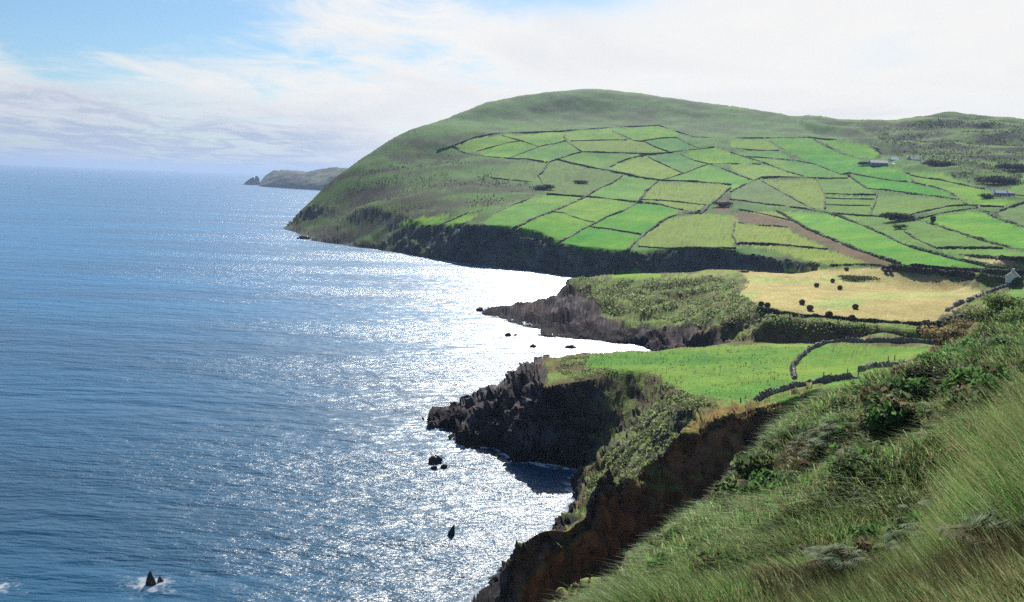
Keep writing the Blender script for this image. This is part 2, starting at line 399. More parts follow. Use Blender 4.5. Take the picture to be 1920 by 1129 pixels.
K = dict(G1=(.155, .295, .080), G1b=(.165, .300, .062), G1c=(.105, .275, .052), G2=(.190, .305, .082), G2b=(.155, .275, .085), G3=(.225, .300, .100), G4=(.105, .245, .085),
         G5=(.160, .245, .090), G6=(.165, .215, .115), OL=(.235, .290, .110), OY=(.290, .320, .125), HAY=(.490, .425, .225), PK=(.56, .43, .32), TR=(.170, .115, .098), RF=(.145, .215, .085))
FIELDS = [
    (c1, 'G2', [(110, 380), (230, 325), (400, 312), (530, 345), (420, 360), (245, 412), (170, 415)]),
    (c1, 'G1b', [(245, 412), (420, 360), (530, 345), (630, 380), (560, 410), (440, 455), (300, 445)]),
    (c1, 'G2', [(405, 312), (640, 295), (800, 287), (795, 345), (640, 380), (500, 340)]),
    (c1, 'G2b', [(440, 455), (640, 380), (800, 345), (895, 412), (740, 462), (690, 480)]),
    (c1, 'G2', [(800, 287), (1080, 268), (1180, 342), (830, 347), (790, 320)]),
    (c1, 'G3', [(800, 345), (1180, 342), (1290, 350), (1440, 415), (1330, 425), (895, 415), (850, 380)]),
    (c1, 'G1b', [(1080, 268), (1380, 250), (1500, 300), (1490, 325), (1270, 345), (1230, 345)]),
    (c1, 'G4', [(1270, 348), (1490, 325), (1620, 390), (1450, 420), (1360, 385)]),
    (c1, 'G2b', [(745, 462), (895, 415), (1300, 435), (1130, 480), (1050, 515), (850, 490)]),
    (c1, 'G3', [(1050, 515), (1300, 435), (1530, 548), (1400, 590), (1280, 575)]),
    (c1, 'G4', [(1310, 440), (1450, 420), (1520, 430), (1690, 490), (1530, 548)]),
    (c1, 'G1b', [(1520, 430), (1600, 400), (1730, 385), (1826, 420), (1826, 490), (1690, 490)]),
    (c1, 'G1', [(1400, 592), (1530, 548), (1690, 490), (1826, 545), (1826, 620), (1600, 600)]),
    (c1, 'RF', [(690, 482), (745, 462), (1150, 555), (1010, 640), (920, 690), (680, 680), (640, 600)]),
    (c1, 'RF', [(480, 480), (690, 482), (630, 560), (590, 605), (330, 575)]),
    (c1, 'G2b', [(1150, 560), (1370, 600), (1300, 655), (1240, 735), (920, 690)]),
    (c1, 'OL', [(1370, 600), (1826, 622), (1750, 700), (1670, 745), (1270, 712)]),
    (c1, 'G2b', [(680, 680), (920, 692), (720, 785), (540, 860), (460, 900), (280, 860), (370, 790), (600, 690)]),
    (c1, 'G2', [(920, 695), (1240, 735), (985, 855), (850, 820), (720, 790)]),
    (c1, 'G1b', [(720, 790), (985, 858), (760, 975), (680, 950), (620, 915), (470, 895)]),
    (c1, 'G1c', [(1240, 735), (1400, 745), (1530, 785), (1430, 825), (1270, 930), (940, 880)]),
    (c1, 'G1c', [(930, 885), (1270, 932), (1170, 1030), (1050, 1030), (900, 1025), (770, 980)]),
    (c1, 'OL', [(1430, 825), (1640, 800), (1826, 810), (1860, 830), (1850, 1005), (1270, 1005), (1240, 980)]),
    (c1, 'OL', [(1270, 715), (1670, 745), (1640, 785), (1530, 780), (1400, 745)]),
    (px, 'G2', [(747, 423), (760, 413), (787, 408), (847, 403), (832, 414), (817, 425), (775, 428)]),
    (px, 'G2', [(830, 420), (860, 404), (905, 400), (880, 414), (850, 426)]),
    (c2, 'G2', [(0, 335), (240, 345), (300, 405), (100, 400), (0, 390)]),
    (c2, 'G1c', [(250, 335), (480, 328), (700, 430), (790, 460), (850, 500), (1060, 520), (1060, 540), (830, 555), (740, 545), (690, 550), (600, 515), (520, 490), (340, 405)]),
    (c2, 'G1b', [(520, 335), (640, 345), (860, 375), (935, 430), (880, 455), (790, 452)]),
    (c2, 'G4', [(0, 410), (300, 408), (400, 470), (100, 445)]),
    (c2, 'G1b', [(0, 430), (90, 447), (190, 488), (0, 488)]),
    (c2, 'G2b', [(100, 447), (400, 472), (520, 492), (690, 552), (730, 575), (500, 575), (450, 565), (200, 480)]),
    (c2, 'G3', [(0, 493), (200, 490), (440, 565), (330, 572), (190, 575), (140, 590), (0, 520)]),
    (c2, 'G1', [(0, 535), (140, 592), (0, 665)]),
    (c2, 'G6', [(190, 580), (520, 770), (300, 750), (0, 712), (0, 670)]),
    (c2, 'OL', [(200, 590), (540, 585), (590, 680), (580, 770), (520, 765)]),
    (c2, 'G5', [(545, 585), (740, 570), (860, 650), (910, 685), (590, 680)]),
    (c2, 'G5', [(590, 685), (905, 690), (880, 780), (850, 812), (600, 790)]),
    (c2, 'G1c', [(740, 548), (1130, 605), (1420, 700), (1420, 712), (1100, 668), (870, 648), (790, 605)]),
    (c2, 'G5', [(910, 685), (1250, 695), (1430, 718), (1480, 742), (1150, 798), (980, 820), (880, 805)]),
    (c2, 'G1c', [(830, 560), (980, 540), (1090, 545), (1130, 600)]),
    (c2, 'G2', [(1090, 545), (1300, 545), (1560, 650), (1680, 672), (1620, 700), (1480, 740), (1350, 660), (1150, 605)]),
    (c2, 'G2', [(1500, 705), (1640, 705), (1800, 720), (1700, 750), (1550, 745)]),
    (c2, 'G1', [(300, 780), (600, 798), (880, 895), (1260, 1045), (1680, 1140), (1050, 1115), (640, 965), (420, 860)]),
    (c2, 'G5', [(620, 800), (980, 825), (1150, 835), (1400, 910), (1690, 1005), (1690, 1018), (1280, 1012), (1000, 950)]),
    (c2, 'G1', [(1180, 832), (1480, 785), (1560, 795), (1826, 890), (1990, 950), (1990, 1020), (1826, 1020), (1700, 1000), (1400, 910)]),
    (c2, 'G5', [(1280, 1020), (1690, 1022), (1990, 1060), (1990, 1085), (1826, 1075), (1430, 1062)]),
    (c2, 'G6', [(1640, 800), (1826, 740), (1990, 700), (1990, 920), (1826, 880)]),
    (c2, 'PK', [(1440, 1078), (1720, 1085), (1750, 1120), (1620, 1118)]),
    (c2, 'OY', [(20, 815), (60, 860), (350, 890), (480, 965), (600, 1015), (60, 980), (40, 1000)]),
    (c2, 'OL', [(0, 820), (22, 830), (35, 990), (0, 1005)]),
    (c2, 'OY', [(50, 990), (600, 1022), (800, 1090), (900, 1125), (620, 1128), (200, 1012)]),
    (c2, 'OY', [(0, 760), (130, 785), (290, 785), (420, 860), (280, 820)]),
    (c2, 'G5', [(1680, 690), (1826, 560), (1990, 500), (1990, 720), (1826, 700)]),
    (c2, 'TR', [(0, 790), (150, 792), (330, 830), (400, 850), (640, 968), (1010, 1108), (1060, 1135), (860, 1118), (620, 1012), (350, 885), (50, 852), (0, 850)]),
    (px, 'TR', [(1348, 375), (1362, 372), (1372, 398), (1340, 398)]),
    (px, 'OY', [(1240, 522), (1340, 505), (1390, 503), (1390, 512), (1330, 519), (1260, 526)]),
    (px, 'G1b', [(1150, 514), (1230, 511), (1242, 520), (1150, 525)]),
    (px, 'HAY', [(1388, 505), (1540, 505), (1640, 504), (1700, 511), (1770, 521), (1838, 548), (1790, 582), (1745, 606), (1650, 602), (1560, 596), (1470, 585), (1428, 574), (1387, 553), (1404, 530), (1390, 516)]),
    (px, 'OY', [(1760, 505), (1940, 512), (1940, 524), (1860, 520), (1790, 512)]),
    (px, 'G1', [(1090, 688), (1112, 664), (1230, 659), (1380, 646), (1500, 645), (1745, 651), (1690, 690), (1560, 712), (1420, 750), (1370, 752), (1290, 737), (1250, 718), (1222, 702), (1160, 700)]),
    (px, 'G1', [(1450, 752), (1560, 716), (1690, 694), (1650, 730), (1600, 742), (1520, 748)]),
    (px, 'G2b', [(1800, 612), (1900, 540), (1990, 530), (1990, 580), (1850, 600)]),
]
FPOLY = []
for conv, key, pts in FIELDS:
    if conv is px and pts[0][1] > 640: w = trace(conv, pts, 9, True, 90, 235)
    elif conv is px and pts[0][1] > 500 and pts[0][0] > 1200: w = trace(conv, pts, 6, True, 170, 470)
    else: w = trace(conv, pts, 7, True, 300)
    FPOLY.append((key, w[:, :2]))


def inside(x, y, poly):
    b0 = poly.min(0); b1 = poly.max(0); ins = np.zeros(x.shape, bool)
    s = np.where((x >= b0[0]) & (x <= b1[0]) & (y >= b0[1]) & (y <= b1[1]))
    if not len(s[0]): return ins
    qx = x[s]; qy = y[s]; r = np.zeros(qx.shape, bool)
    for i in range(len(poly)):
        x0, y0 = poly[i - 1]; x1, y1 = poly[i]
        if y0 != y1: r ^= ((y0 <= qy) != (y1 <= qy)) & (qx < x0 + (qy - y0) * ((x1 - x0) / (y1 - y0)))
    ins[s] = r
    return ins


# ------------------------------------------------------------------ terrain mesh
EDGE = [(1150, 1129, 24), (1200, 1060, 28), (1260, 1000, 32), (1330, 905, 42), (1400, 852, 50), (1480, 793, 60), (1560, 752, 72), (1650, 716, 85), (1700, 692, 95), (1770, 648, 110), (1830, 608, 125), (1920, 562, 150), (2100, 545, 165), (2400, 560, 170)]
FG = np.array([(-40, -30), (-14, 24), (-7, 32), (0.5, 30)] + [tuple(np.array(PD(*e)[:2]) * (1.22 if i_ < 5 else 1.10)) for i_, e in enumerate(EDGE)] + [(160, -30)])

NCOL, NROW = 1330, 1240
ta = np.linspace(math.radians(-44), math.radians(48), NCOL)
prof = np.empty((NCOL, NL), np.float32)
fa = (ta - A0) / (A1 - A0) * (NA - 1)
for i, f in enumerate(fa):
    k = int(f); t = f - k; prof[i] = HT[k] * (1 - t) + HT[k + 1] * t
dz = np.diff(prof, axis=1) / RR[0][1:]
dl = float(_lv[1] - _lv[0])
rho = np.sqrt(dz ** 2 + (0.13 * dl) ** 2)
rho = np.where(prof[:, 1:] < -3, 0.03 * dl, rho)
ker = np.ones(25) / 25
c = np.cumsum(np.pad(rho, ((13, 12), (0, 0)), mode='edge'), axis=0); rho = (c[25:] - c[:-25]) / 25
c = np.cumsum(np.pad(rho, ((0, 0), (4, 3)), mode='edge'), axis=1); rho = np.concatenate([(c[:, 7:] - c[:, :-7]) / 7], axis=1)[:, :NL - 1]
rho = np.maximum(rho, 1e-7)
if rho.shape[1] < NL - 1: rho = np.pad(rho, ((0, 0), (0, NL - 1 - rho.shape[1])), mode='edge')
cum = np.concatenate([np.zeros((NCOL, 1)), np.cumsum(rho, axis=1)], axis=1)
rows = np.empty((NCOL, NROW), np.float32)
for i in range(NCOL):
    rows[i] = np.interp(np.linspace(0, cum[i, -1], NROW), cum[i], _lv)
VR = np.exp(rows); VA = np.repeat(ta[:, None], NROW, 1).astype(np.float32)
VX = VR * np.sin(VA); VY = VR * np.cos(VA)
VZ = table(HT, VX, VY)
VT = table(TT, VX, VY); VSC = table(SCW.astype(np.float32), VX, VY); VSR = table(SR.astype(np.float32), VX, VY)


def grid_normals(X, Y, Z):
    gx = np.stack([np.gradient(A, axis=0) for A in (X, Y, Z)], -1); gy = np.stack([np.gradient(A, axis=1) for A in (X, Y, Z)], -1)
    n = np.cross(gx, gy); n /= np.linalg.norm(n, axis=-1, keepdims=True) + 1e-12
    return np.where(n[..., 2:] < 0, -n, n)


# field membership
fid = np.full(VX.shape, -1, np.int16)
_ja = np.where(VR < 470, 1.5, 2.2)
JX = VX + (fbm2(VX / 5, VY / 5, 231, 3) - .5) * 2 * _ja + (vn2(VX / .9, VY / .9, 233) - .5) * .7; JY = VY + (fbm2(VX / 5, VY / 5, 235, 3) - .5) * 3 * _ja + (vn2(VX / .9, VY / .9, 237) - .5) * .7
for k, (key, poly) in enumerate(FPOLY):
    fid[inside(JX, JY, poly) & (fid < 0)] = k
infield = fid >= 0
fg = inside(VX, VY, FG)
fgf = fg.astype(np.float32)
nr = grid_normals(VX, VY, VZ)
# promontory of broken rock and wave-cut rock
U_of = lambda a: None
prom = inside(VX, VY, np.array([QD(u, D)[:2] for u, D in ((780, 190), (900, 178), (960, 168), (1020, 172), (1035, 186), (1020, 200), (1050, 212), (1090, 222), (1090, 236), (900, 230), (780, 215))]))
shelf = inside(VX, VY, np.array([QD(u, D)[:2] for u, D in ((870, 400), (870, 340), (1000, 300), (1240, 270), (1330, 240), (1420, 255), (1400, 285), (1300, 312), (1180, 326), (1130, 345), (1090, 440), (960, 420))]))
rock = ((VT > 0.0) & (VT < 0.985)).astype(np.float32)
rockw = np.where(prom | shelf, 1.0, rock * sstep(0.06, 0.42, 1 - nr[..., 2])) * (VSC > -3)
rockw = np.where(VR < 100, rockw * (VSR < -1), rockw).astype(np.float32)
sel = np.where((rockw > 0.02))
sx, sy, sz, sr_ = VX[sel], VY[sel], VZ[sel], VR[sel]
far = sr_ > 470
bs = np.where(far, 13.0, np.where(sr_ > 250, 8.0, 3.1)).astype(np.float32)
wx = sx + (vn2(sx / 7, sz / 5 + sy / 9, 41) - .5) * 4; wy = sy + (vn2(sy / 7, sz / 5, 42) - .5) * 4
e1, id1 = cell3(wx / bs, wy / bs, (sz + 0.55 * sx) / (bs * 0.75), 11)
e2, id2 = cell3(wx / bs * 2.7, wy / bs * 2.7, (sz + 0.55 * sx) / (bs * 0.3), 15)
big = (vn3(sx / (bs * 3), sy / (bs * 3), sz / (bs * 3), 51) - .5)
amp = np.where(far, 2.3, np.where(sr_ > 250, 1.5, .95)).astype(np.float32) * (0.45 + 0.55 * sstep(.97, .70, nr[sel][:, 2]))
pm = prom[sel]
disp = amp * ((id1 - .5) * 1.5 + np.minimum(e1 * 1.6, .5) + (id2 - .5) * np.where(sr_ > 250, .28, .55) + np.minimum(e2, .35) * .5 + big * 1.6 - .35)
disp = np.where(pm, disp * 1.55 + 0.3, disp) * rockw[sel] * np.clip((sr_ - 20) / 60, 0.15, 1)
disp = np.maximum(disp, -0.75 * np.maximum(sz, 0) - .3)
for ax, A in enumerate((VX, VY, VZ)):
    A[sel] += disp * (nr[sel][:, ax] * np.where(ax < 2, 0.9, 1.0))
# grassy unevenness: tussocks near the viewer, heath bumps on the hill and scrubby slopes
tl = (fbm2((VX + VY * .5) / 3.6, (VY - VX * .35) / 2.2, 61, 2) - .5)
ca, sa_ = math.cos(math.radians(21)), math.sin(math.radians(21))
ru = (VX * ca - VY * sa_) + (fbm2(VX / 9, VY / 9, 65, 2) - .5) * 5; rv_ = VX * sa_ + VY * ca
tb = 1 - np.abs(2 * fbm2(ru / 5.2, rv_ / 17, 66, 2) - 1)
RIDG = tb.copy(); tb = (tb - 1.0)
VZ += fgf * (1 - rockw) * (tl * .8 + (tb + .12 - .16 * sstep(30, 60, VR)) * 2.4 - .35 * sstep(40, 75, VR)) * np.clip(VR / 24, .08, 1.0)
wild = (~infield) & (~fg) & (VSC > 1)
hb = (fbm2(VX / 22, VY / 16, 71, 4) - .5)
VZ += np.where(wild & (VR > 430), hb * 3.2, 0) + np.where(wild & (VR > 880) & (VX > 330), (fbm2(VX / 70, VY / 55, 75, 3) - .5) * 13, 0)
VZ += np.where(wild & (VR <= 430), (fbm2(VX / 5.5, VY / 5.5, 77, 2) - .5) * 1.1 * (1 - rockw), 0)
mid = wild & (VR > 240) & (VR < 440)
rav = 1 - np.abs(2 * fbm2(VX / 15 + VY / 40, VY / 26 - VX / 40, 201, 2) - 1); rv2 = 1 - np.abs(2 * fbm2((VX * .8 + VY * .6) / 9, (VY * .8 - VX * .6) / 24, 205, 2) - 1)
VZ += np.where(mid, ((rav - .8) * 5.0 + (rv2 - .8) * 2.4) * np.clip(VT * 6, 0, 1) * sstep(0, 6, VSC) * sstep(1, -7, VSR), 0)
bank = wild & (VR > 95) & (VR < 180) & (nr[..., 2] < .86)
sel = np.where(bank & (rockw < .2) & (VZ > 5.5))
ce, ci = cell3(VX[sel] / 2.4 + VZ[sel] / 6, VY[sel] / 2.4, VZ[sel] / 1.5 + VX[sel] / 5, 213)
bd = (vn3(VX[sel] / 4, VY[sel] / 4, VZ[sel] / 5, 211) - .5) * 2.0 + (ci - .5) * 1.0 + np.minimum(ce, .4) * .8 + (vn3(VX[sel] / .6, VY[sel] / .6, VZ[sel] / .9, 213) - .5) * .4
for ax, A in enumerate((VX, VY, VZ)): A[sel] += bd * nr[sel][:, ax]
VZ += np.where(infield, (fbm2(VX / 12, VY / 12, 79, 2) - .5) * 0.35, 0)
nr = grid_normals(VX, VY, VZ)

# ------------------------------------------------------------------ what grows where (the ground's own colours)
def C(*c): return np.array(c, np.float32)


def lerp(a, b, t): return a + (b - a) * t[..., None]


n1 = fbm2(VX / 30, VY / 22, 81, 4); n2 = fbm2(VX / 6 + VZ * .22, VY / 5 + VZ * .34, 85, 4); n3 = fbm2(VX / 90, VY / 70, 89, 3); n4 = fbm2(VX / 1.4 + VZ * .6, VY / 1.2 + VZ * 1.1, 93, 3)
hilld = VR > 430
col = np.empty(VX.shape + (3,), np.float32)
# hill moor: dull green, heather, bracken
ns = fbm2(VX / 60 + VZ / 30, VZ / 7 + VY / 60, 217, 4)
m = lerp(np.broadcast_to(C(.105, .175, .058), col.shape), C(.075, .075, .048), sstep(.45, .60, n1 * .35 + n2 * .25 + ns * .4))
m = lerp(m, C(.17, .26, .08), sstep(.52, .7, n3) * sstep(.4, .6, n2) * .8)
up = sstep(95, 125, VZ) * sstep(-240, -60, VX)
m = lerp(m, lerp(np.broadcast_to(C(.135, .200, .078), col.shape), C(.098, .125, .066), sstep(.44, .60, n1 * .5 + ns * .5)), up * .85)
left = sstep(10, -130, VX) * sstep(85, 35, VZ) * sstep(430, 520, VR)
m = lerp(m, lerp(np.broadcast_to(C(.110, .160, .055), col.shape), C(.055, .043, .038), sstep(.38, .54, n1 * .3 + n2 * .3 + ns * .4)), left)
rightw = sstep(330, 420, VX) * sstep(760, 880, VR)
m = lerp(m, lerp(np.broadcast_to(C(.155, .205, .070), col.shape), C(.052, .046, .036), sstep(.43, .55, n1 * .4 + n2 * .25 + ns * .35)), rightw * .95)
# nearer wild ground: scrub, rough grass, brown turf
w_ = lerp(np.broadcast_to(C(.200, .270, .100), col.shape), C(.150, .120, .075), sstep(.46, .64, n2))
w_ = lerp(w_, C(.07, .085, .04), sstep(.5, .68, n4) * .7)
col[:] = lerp(w_, m, hilld.astype(np.float32))
# brown turf on the knoll above the gully
kn = inside(VX, VY, trace(px, [(1250, 850), (1300, 795), (1345, 768), (1420, 756), (1530, 752), (1640, 738), (1640, 762), (1500, 790), (1400, 812), (1300, 850)], 9, True, 105, 175)[:, :2]).astype(np.float32)
kcol = lerp(np.broadcast_to(C(.270, .235, .095), col.shape), C(.16, .098, .05), sstep(.42, .6, n2))
col = lerp(col, lerp(kcol, C(.22, .28, .08), sstep(.5, .62, fbm2(VX / 9, VY / 9, 97, 2)) * .8), kn * (VR > 100))
# bare earth on steep soil, rock below
steep = sstep(.80, .62, nr[..., 2])
earth = lerp(np.broadcast_to(C(.320, .205, .145), col.shape), C(.130, .090, .068), sstep(.3, .7, vn3(VX / 1.1, VY / 1.1, VZ / 2.2, 215)))
col = lerp(col, earth, steep * (VR < 300) * (~fg) * .92)
fs_ = np.where(hilld, 4.0, np.where(VR > 243, 2.2, 1.0))
r3 = vn3(VX / (2.4 * fs_), VY / (2.4 * fs_), (VZ + .3 * VX) / (1.3 * fs_), 241) * .6 + vn3(VX / (.8 * fs_), VY / (.8 * fs_), VZ / (.5 * fs_), 243) * .4
s3 = vn3(VX / 7, VY / 7, (VZ + .55 * VX - .2 * VY) / .8, 245)
rc = lerp(np.broadcast_to(C(.085, .073, .074), col.shape), C(.034, .029, .032), sstep(.35, .65, r3))
rc = lerp(rc, C(.175, .135, .115), sstep(.64, .80, s3) * .7)
rc = lerp(rc, rc * C(.62, .57, .62), ((VR > 243) & ~hilld) * 1.0)
rc = lerp(rc, C(.20, .205, .225), sstep(.60, .74, fbm2(VX / 4, VZ / 2 + VY / 6, 99, 3)) * .5)
rc = rc * 1.35
tide = sstep(2.6, 1.2, VZ + (r3 - .5) * 1.2) * (VR < 450); rc = lerp(rc, C(.022, .020, .022), tide * .8)
bare = np.clip(rockw * 1.3, 0, 1) * np.where(prom, 1.0, np.where(shelf, sstep(10.5, 6.5, VZ + (n2 - .5) * 6 + np.clip(VX - 60, 0, 40) * .12), np.where(hilld, sstep(.93, .80, nr[..., 2] + (n1 - .5) * .25), sstep(.86, .62, nr[..., 2] + (n2 - .5) * .3))))
bare = np.where(VZ < 1.6 + n2, np.maximum(bare, (VSC > -6) & ~fg), bare).astype(np.float32)
col = lerp(col, rc, bare)
# fields
for k, (key, poly) in enumerate(FPOLY):
    s = fid == k
    if not s.any(): continue
    b = np.array(K[key], np.float32)
    g = (n2[s] - .5)[:, None]; g2 = (n1[s] - .5)[:, None]
    cc = b * (1 + .55 * g + .45 * g2)
    if key[0] == 'G':
        near_ = (VR[s] < 245).astype(np.float32)
        cc = lerp(cc, b * C(1.35, .98, .9), sstep(.50, .68, n3[s] * .5 + n2[s] * .5) * .55)
        cc = lerp(cc, C(.10, .13, .045), sstep(.60, .72, n4[s]) * near_ * .55)
        sw = np.sin(VX[s] * .55 * math.cos(k * 1.7) + VY[s] * .55 * math.sin(k * 1.7) + 2 * g[:, 0])[:, None]; cc = cc * (1 + .045 * sw)
    if key in ('G1', 'G1b', 'G1c', 'G2', 'G2b', 'G4'): cc = cc + np.array((.10, .03, .02), np.float32) * np.clip(g2 * 2 + .1 * g, -.3, .6)
    if key == 'HAY':
        st = np.sin((VX[s] * .94 + VY[s] * .34 + 3 * g[:, 0]) * 1.35)[:, None]
        cc = cc * (1 + .09 * st) * (1 + .22 * (n4[s] - .5))[:, None]; cc = cc + np.array((-.16, .0, -.04), np.float32) * sstep(.56, .72, n1[s])[:, None]
    if key in ('OL', 'OY'): cc = lerp(cc, C(.20, .27, .08), sstep(.45, .6, n1[s]) * .6) * (1 - .30 * sstep(.62, .7, n4[s])[:, None])
    if key == 'RF': cc = lerp(cc, C(.10, .10, .07), sstep(.60, .68, n2[s]) * .7)
    col[s] = cc
# dark specks (thistles, dung, tufts) over the near pasture
nearp = infield & (VR < 235)
sp = nearp & (vn2(VX / .8, VY / .8, 103) > .90)
col[sp] *= .55
# the slope at the viewer's feet: thatch and soil under the standing grass
fcol = lerp(np.broadcast_to(C(.075, .105, .034), col.shape), C(.032, .023, .016), sstep(.4, .6, n4 * .5 + n2 * .5))
col = lerp(col, fcol, fgf * (1 - bare))
col = col * np.where((VR > 430)[..., None], np.where(np.isin(fid, [k for k, f in enumerate(FPOLY) if f[0][0] == 'G'])[..., None], C(.92, 1.08, .84), np.where(infield[..., None], C(.94, 1.04, .82), C(.98, 1.16, 1.08))), C(1, 1, 1))
lum = col.mean(-1, keepdims=True); col = lum + (col - lum) * 1.30
np.clip(col * .60, .006, .9, out=col)

# ------------------------------------------------------------------ ground material
def ground_material():
    m, n = new_mat('ground')
    geo = n('ShaderNodeNewGeometry'); P = geo.outputs['Position']
    at = n('ShaderNodeAttribute', attribute_name='Col').outputs['Color']
    a = n.noise(P, .9, 5, .62); b = n.noise(P, .16, 4, .6); c_ = n.noise(P, 4.5, 3, .6)
    v = n.math('ADD', n.math('ADD', n.math('MULTIPLY', a, .75), n.math('MULTIPLY', b, .45)), n.math('MULTIPLY', c_, .35))
    k = n.ramp(v, .45, 1.1, .62, 1.36, False)
    comb = n('ShaderNodeCombineColor', {0: k, 1: k, 2: n.math('MULTIPLY', k, .97)}).outputs[0]
    base = n.mix(1.0, at, comb, 'MULTIPLY')
    h = n.math('ADD', n.math('MULTIPLY', a, .5), n.math('MULTIPLY', c_, .16))
    bump = n('ShaderNodeBump', {'Strength': .75, 'Distance': .9, 'Height': h}).outputs[0]
    bs = n('ShaderNodeBsdfPrincipled', {'Base Color': base, 'Roughness': .88, 'Normal': bump, 'Specular IOR Level': .02})
    o = n('ShaderNodeOutputMaterial'); n.t.links.new(bs.outputs[0], o.inputs[0])
    return m


MAT_GROUND = ground_material()
zone = np.select([fg, VR < 243, VR < 440], [0, 1, 2], 3).astype(np.int8)
# below the near bank the inlet separates headlands; keep the bank with the stubble headland
q00 = (np.arange(NCOL - 1)[:, None] * NROW + np.arange(NROW - 1)[None])
quads = np.stack([q00, q00 + NROW, q00 + NROW + 1, q00 + 1], -1)
keep = (np.maximum.reduce([VZ[:-1, :-1], VZ[1:, :-1], VZ[1:, 1:], VZ[:-1, 1:]]) > -2.5)
zc = zone[:-1, :-1]; fc = fid[:-1, :-1]
HAYID = [k for k, (key, _) in enumerate(FPOLY) if key == 'HAY'][0]
TRID = [k for k, (key, _) in enumerate(FPOLY) if key == 'TR'][0]
VERT = np.stack([VX, VY, VZ], -1).reshape(-1, 3); VCOL = col.reshape(-1, 3)


def terrain_piece(name, mask, label, cat):
    f = quads[mask & keep]
    if not len(f): return
    used, inv = np.unique(f.ravel(), return_inverse=True)
    o = mesh_obj(name, VERT[used], inv.reshape(-1, 4), MAT_GROUND, VCOL[used], True)
    o.data.polygons.foreach_set('use_smooth', (bare.ravel()[f[:, 0]] < .5))
    tag(o, label, cat, kind='structure')
    return o


hay = fc == HAYID; trk = fc == TRID
terrain_piece('stubble_field', hay, 'golden cut hayfield on the clifftop scattered with round bales', 'field')
terrain_piece('dirt_track', trk, 'brown earth track running down between fields to the hayfield', 'track')
terrain_piece('grassy_slope', (zc == 0) & ~hay & ~trk, 'steep grassy slope in the right foreground falling to the sea', 'slope')
terrain_piece('pasture_headland', (zc == 1) & ~hay & ~trk, 'near headland with bright green pasture, dark cliff and rocky point', 'headland')
terrain_piece('hayfield_headland', (zc == 2) & ~hay & ~trk, 'middle headland of scrub and dark rock below the hayfield', 'headland')
terrain_piece('hill', (zc == 3) & ~hay & ~trk, 'broad hill covered with a patchwork of small green fields', 'hill')
# ------------------------------------------------------------------ far headland beyond the hill
def far_headland():
    us = np.linspace(452, 800, 240)
    top = np.interp(us, [452, 486, 492, 500, 512, 530, 555, 572, 600, 630, 648, 660, 720, 800], [349.0, 347, 336, 328, 322, 319.5, 319, 321, 318, 315, 315, 317, 312, 318])
    bot = np.interp(us, [452, 456, 490, 540, 597, 660, 800], [345.5, 345.5, 350, 353.5, 357, 361, 368])
    top = top + (vn2(us / 9, us * 0, 121) - .5) * 1.3
    nt = 46; V = np.zeros((len(us), nt, 3)); Cc = np.zeros((len(us), nt, 3), np.float32)
    for i, (u, t, b) in enumerate(zip(us, top, bot)):
        p0 = np.array(PZ(u, b, 0)); D0 = math.hypot(p0[0], p0[1]); p1 = np.array(PD(u, min(t, b - .6), D0 + 420))
        dirv = np.array((p0[0], p0[1])) / D0
        for j in range(nt):
            s = j / (nt - 1)
            if s < .6:
                q = s / .6; r = D0 + 420 * q ** 1.5; z = p1[2] * (q ** .62)
            else:
                q = (s - .6) / .4; r = D0 + 420 + 700 * q; z = p1[2] * (1 - q ** 1.7) - 3 * q
            V[i, j] = (dirv[0] * r, dirv[1] * r, z - (2 if j == 0 else 0))
    nz = (fbm2(V[..., 0] / 60, V[..., 1] / 60 + V[..., 2] / 20, 125, 4) - .5)
    V[..., 2] += nz * 14 * np.clip(V[..., 2] / 30, 0, 1)
    k = sstep(.42, .6, nz + .5)
    Cc[:] = lerp(np.broadcast_to(C(.09, .11, .055), Cc.shape), C(.045, .04, .038), k)
    q = (np.arange(len(us) - 1)[:, None] * nt + np.arange(nt - 1)[None]).ravel()
    o = mesh_obj('far_headland', V.reshape(-1, 3), np.stack([q, q + nt, q + nt + 1, q + 1], -1), MAT_GROUND, Cc.reshape(-1, 3), True)
    tag(o, 'distant hazy blue headland reaching into the sea', 'headland', kind='structure')


far_headland()

# ------------------------------------------------------------------ sea
ROCKS = [  # u, v, width m, height m, depth m, seed, label
    (283, 1096, 1.15, 1.5, 1.1, 1, 'black pointed rock ringed by white surf in the bottom left of the sea', [(301, 1090, .75, .6, .7)]),
    (816, 867, 1.9, 1.35, 1.5, 2, 'rounded brown boulder standing in bright water left of the near cliff', []),
    (845, 1003, 1.0, 1.45, .8, 3, 'sharp triangular rock in the glittering water below the near cove', []),
    (900, 583, 2.6, 1.5, 2.0, 4, 'small rock just off the seaward tip of the middle headland', []),
    (952, 630, 1.9, 1.0, 1.4, 5, 'low dark rock awash south of the middle headland, left of its small neighbour', []),
    (966, 629, 1.0, .6, .9, 6, 'very small rock awash right of a low dark rock off the middle headland', []),
    (999, 651, 1.6, .9, 1.2, 7, 'low rock in white water above the jagged top of the near point', []),
    (1068, 652, 3.0, 1.0, 1.8, 8, 'long flat rock in the bright inlet behind the near headland', []),
    (807, 802, 1.5, 1.4, 1.4, 9, 'dark rock touching the seaward tip of the near rocky point', []),
    (814, 879, 1.0, .7, .8, 10, 'small dark stone just below the rounded brown boulder', []),
    (833, 877, .9, .7, .8, 11, 'smallest dark stone to the lower right of the rounded brown boulder', []),
    (570, 448, 9, 3.2, 5, 12, 'dark rock at the foot of the far hill near its seaward point', []),
]
ROCKPOS = [PZ(r[0], r[1], 0) for r in ROCKS]


